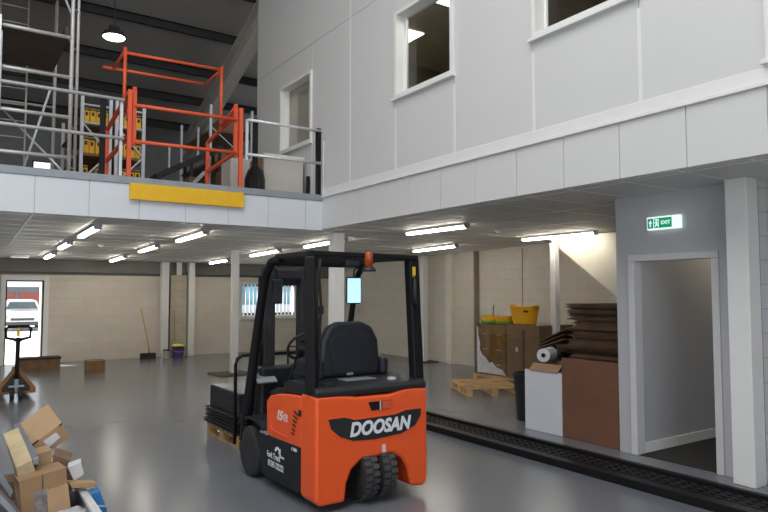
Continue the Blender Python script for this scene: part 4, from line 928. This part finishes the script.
# racking and clutter behind gate on the right
o = thing('storage_rack', (4.40, 12.9, 3.25), 'pale metal rack with thin braces seen through the right half of the orange gate', 'rack')
for yy in (0, 2.0):
    for xx in (0, .9): MB().box(xx - .025, xx + .025, yy - .025, yy + .025, 0, 2.35).build('rack_upright', 'rack_white', o, .004)
MB().cyl((0, 0, 1.9), (.9, 0, 1.2), .012).build('frame_brace', 'galv', o); MB().cyl((0, 0, .1), (.9, 0, .9), .012).build('frame_brace', 'galv', o)
for z in (.5, 1.15, 1.8): MB().box(0, .9, .02, 2.0, z, z + .04).build('shelf', 'cardboard_dark', o)
for i, (x, z, s_, m_, lab) in enumerate(((4.62, .545, .32, 'cardboard_dark', 'dark carton on the lowest shelf of the pale rack'), (5.0, .545, .34, 'cardboard_mid', 'brown carton on the lowest shelf of the pale rack, right of the dark one'), (4.65, 1.195, .33, 'cardboard_mid', 'brown carton on the middle shelf of the pale rack'), (5.02, 1.195, .3, 'bag_black', 'black carton on the middle shelf of the pale rack'), (4.8, 1.845, .3, 'cardboard_mid', 'brown carton on the top shelf of the pale rack'))):
    carton((x, 13.3, 3.25 + z), s_, .5, s_ * .9, lab, m_, tape=False)
o = thing('sloping_conveyor', (3.9, 12.4, 3.25), 'dark sloping conveyor frame behind the orange gate', 'conveyor')
MB().bar((-.75, 0, .62), (.50, 0, 1.32), .5, .10).build('conveyor_bed', 'dark_steel', o)
for x, z in ((-.70, .60), (-.1, .95), (.45, 1.25)): MB().box(x - .025, x + .025, -.22, -.18, 0, z).box(x - .025, x + .025, .18, .22, 0, z).build('conveyor_leg', 'dark_steel', o)
for x, z0, z1 in ((-.52, .72, 1.22), (.02, 1.0, 1.65)): MB().cyl((x, -.2, z0), (x, -.2, z1), .022).build('guide_post', 'grey_metal', o)
o = thing('aluminium_pole', (3.6, 11.5, 3.25), 'bright metal pole leaning upwards behind the yellow plank', 'pole')
MB().bar((-.35, 0, .02), (.35, .3, .75), .05, .05).build('pole_tube', 'galv', o); MB().box(.30, .38, .26, .34, 0, .76).build('pole_stand', 'dark_steel', o)
carton((3.35, 11.9, 3.25), .35, .35, .42, 'grey brown carton on the deck behind the left part of the gate', 'cabinet_cream', tape=False)
carton((3.80, 12.0, 3.25), .30, .3, .62, 'tall brown carton on the deck behind the leaning pole', 'cardboard_dark', tape=False)
carton((4.0, 12.22, 3.25), .2, .2, .18, 'small pale box on the deck behind the orange gate', 'cardboard_pale', tape=False)
carton((4.20, 11.52, 3.25), .22, .3, .70, 'dark brown carton on the deck left of the white cabinet', 'cardboard_dark', tape=False)
c = thing('white_cabinet', (4.22, 10.9, 3.25), 'white cabinet on the mezzanine behind the right post of the orange gate', 'cabinet')
MB().box(-.22, .22, -.22, .22, 0, .82).build('cabinet_body', 'cabinet_cream', c, .006); MB().box(-.21, .21, -.235, -.222, .02, .80).build('cabinet_door', 'cabinet_cream', c, .004)
c = thing('cream_cabinet', (4.67, 10.25, 3.25), 'low cream cabinet behind the guard rail under the small inner window', 'cabinet')
MB().box(-.36, .36, -.28, .28, 0, .76).build('cabinet_body', 'cabinet_cream', c, .006)
MB().box(-.36, .36, -.30, -.282, .01, .75).build('cabinet_door', 'cabinet_cream', c, .004)
MB().box(-.38, .38, -.31, .29, .76, .80).build('cabinet_top', 'white_trim', c, .004)
MB().obox((-.375, 0, .38), (.02, .5, .7)).build('side_panel', 'cardboard', c)
o = thing('rubbish_bag', (4.08, 9.78, 3.25), 'black rubbish bag standing at the black post right of the gate', 'bag')
MB().lathe((0, 0, 0), [(.12, 0), (.17, .08), (.16, .30), (.12, .45), (.05, .52)], 16).jitter(.012).build('bag_body', 'bag_black', o, smooth=True)
MB().lathe((0, 0, .5), [(.03, 0), (.03, .03), (.06, .07)], 10).build('bag_neck', 'bag_black', o)
o = MB().cyl((XF - .02, 9.36, 3.34), (XF - .02, 9.36, 4.25), .012).build('wall_pipe', 'white_paint', None); o['kind'] = 'structure'; o['label'] = 'thin white pipe on the wall corner'

# ------------------------------------------------------------------ outside: parked car and red building
Cc = thing('parked_car', (3.12, 36.5, -.10), 'white car facing the open doorway, parked outside', 'car', rz=-.05)
MB().prism([(x, 0, z) for x, z in [(-.90, .30), (.90, .30), (.93, .55), (.92, .86), (.84, .98), (.78, 1.02), (.64, 1.42), (.50, 1.48), (-.50, 1.48), (-.64, 1.42), (-.78, 1.02), (-.84, .98), (-.92, .86), (-.93, .55)]], (0, 3.6, 0)).build('cabin', 'car_white', Cc, .04)
MB().prism([(-.88, y, z) for y, z in [(-1.0, .30), (-1.02, .62), (-.95, .80), (0, 1.0), (.2, 1.0), (.2, .30)]], (1.76, 0, 0)).build('bonnet', 'car_white', Cc, .05)
MB().hexa([(-.68, -.07, 1.05), (.68, -.07, 1.05), (.68, -.005, 1.05), (-.68, -.005, 1.05), (-.54, -.07, 1.38), (.54, -.07, 1.38), (.54, .0, 1.38), (-.54, .0, 1.38)]).build('windscreen', 'car_glass', Cc)
MB().box(-.50, .50, -1.04, -1.0, .50, .62).build('grille', 'car_grille', Cc, .01); MB().box(-.86, .86, -1.06, -.95, .26, .44).build('bumper', 'car_grille', Cc, .02)
for s in (-1, 1):
    MB().obox((s * .72, -1.0, .66), (.26, .05, .14)).build('headlight', 'grey_metal', Cc, .02)
    MB().lathe((s * .80, -.45, .30), [(.1, -.1), (.31, -.1), (.31, .1), (.1, .1)], 20, 'X').build('wheel', 'rubber', Cc)
    MB().lathe((s * .80, 2.6, .30), [(.1, -.1), (.31, -.1), (.31, .1), (.1, .1)], 20, 'X').build('wheel', 'rubber', Cc)
    MB().obox((s * 1.0, .1, 1.08), (.20, .1, .14)).build('wing_mirror', 'car_white', Cc, .02)
Bd = thing('red_building', (4.5, 48, -.10), 'red panelled building with grey frames behind the parked car', 'building')
MB().box(-8, 11, 0, 4, 0, 1.9).build('panel_wall', 'brick_red', Bd)
for i in range(11): MB().box(-7 + 1.55 * i, -6.85 + 1.55 * i, -.1, 0, 0, 1.9).build('wall_frame', 'frame_grey', Bd)
MB().box(-8, 11, -.12, 0, 1.9, 2.2).build('frame_beam', 'frame_grey', Bd); MB().box(-9, 11.5, -2.5, 5, 2.2, 3.2).build('canopy', 'canopy_white', Bd)

Bb = thing('blue_building', (22, 48, -.10), 'bluish glazed building seen through the window with vertical blinds', 'building')
MB().box(-4, 1.2, 0, 4, .9, 3.6).build('glazed_wall', mat('glazing_blue', (.22, .40, .52), .25, var=.3, vscale=1.5), Bb)
MB().box(-4, 6, -.1, 4, 0, .9).build('plinth', 'canopy_white', Bb); MB().box(1.2, 6, -.1, 4, .9, 3.6).build('side_wall', 'canopy_white', Bb)
for i in range(5): MB().box(-4 + 1.2 * i, -3.9 + 1.2 * i, -.08, 0, .9, 3.6).build('mullion', 'frame_grey', Bb)
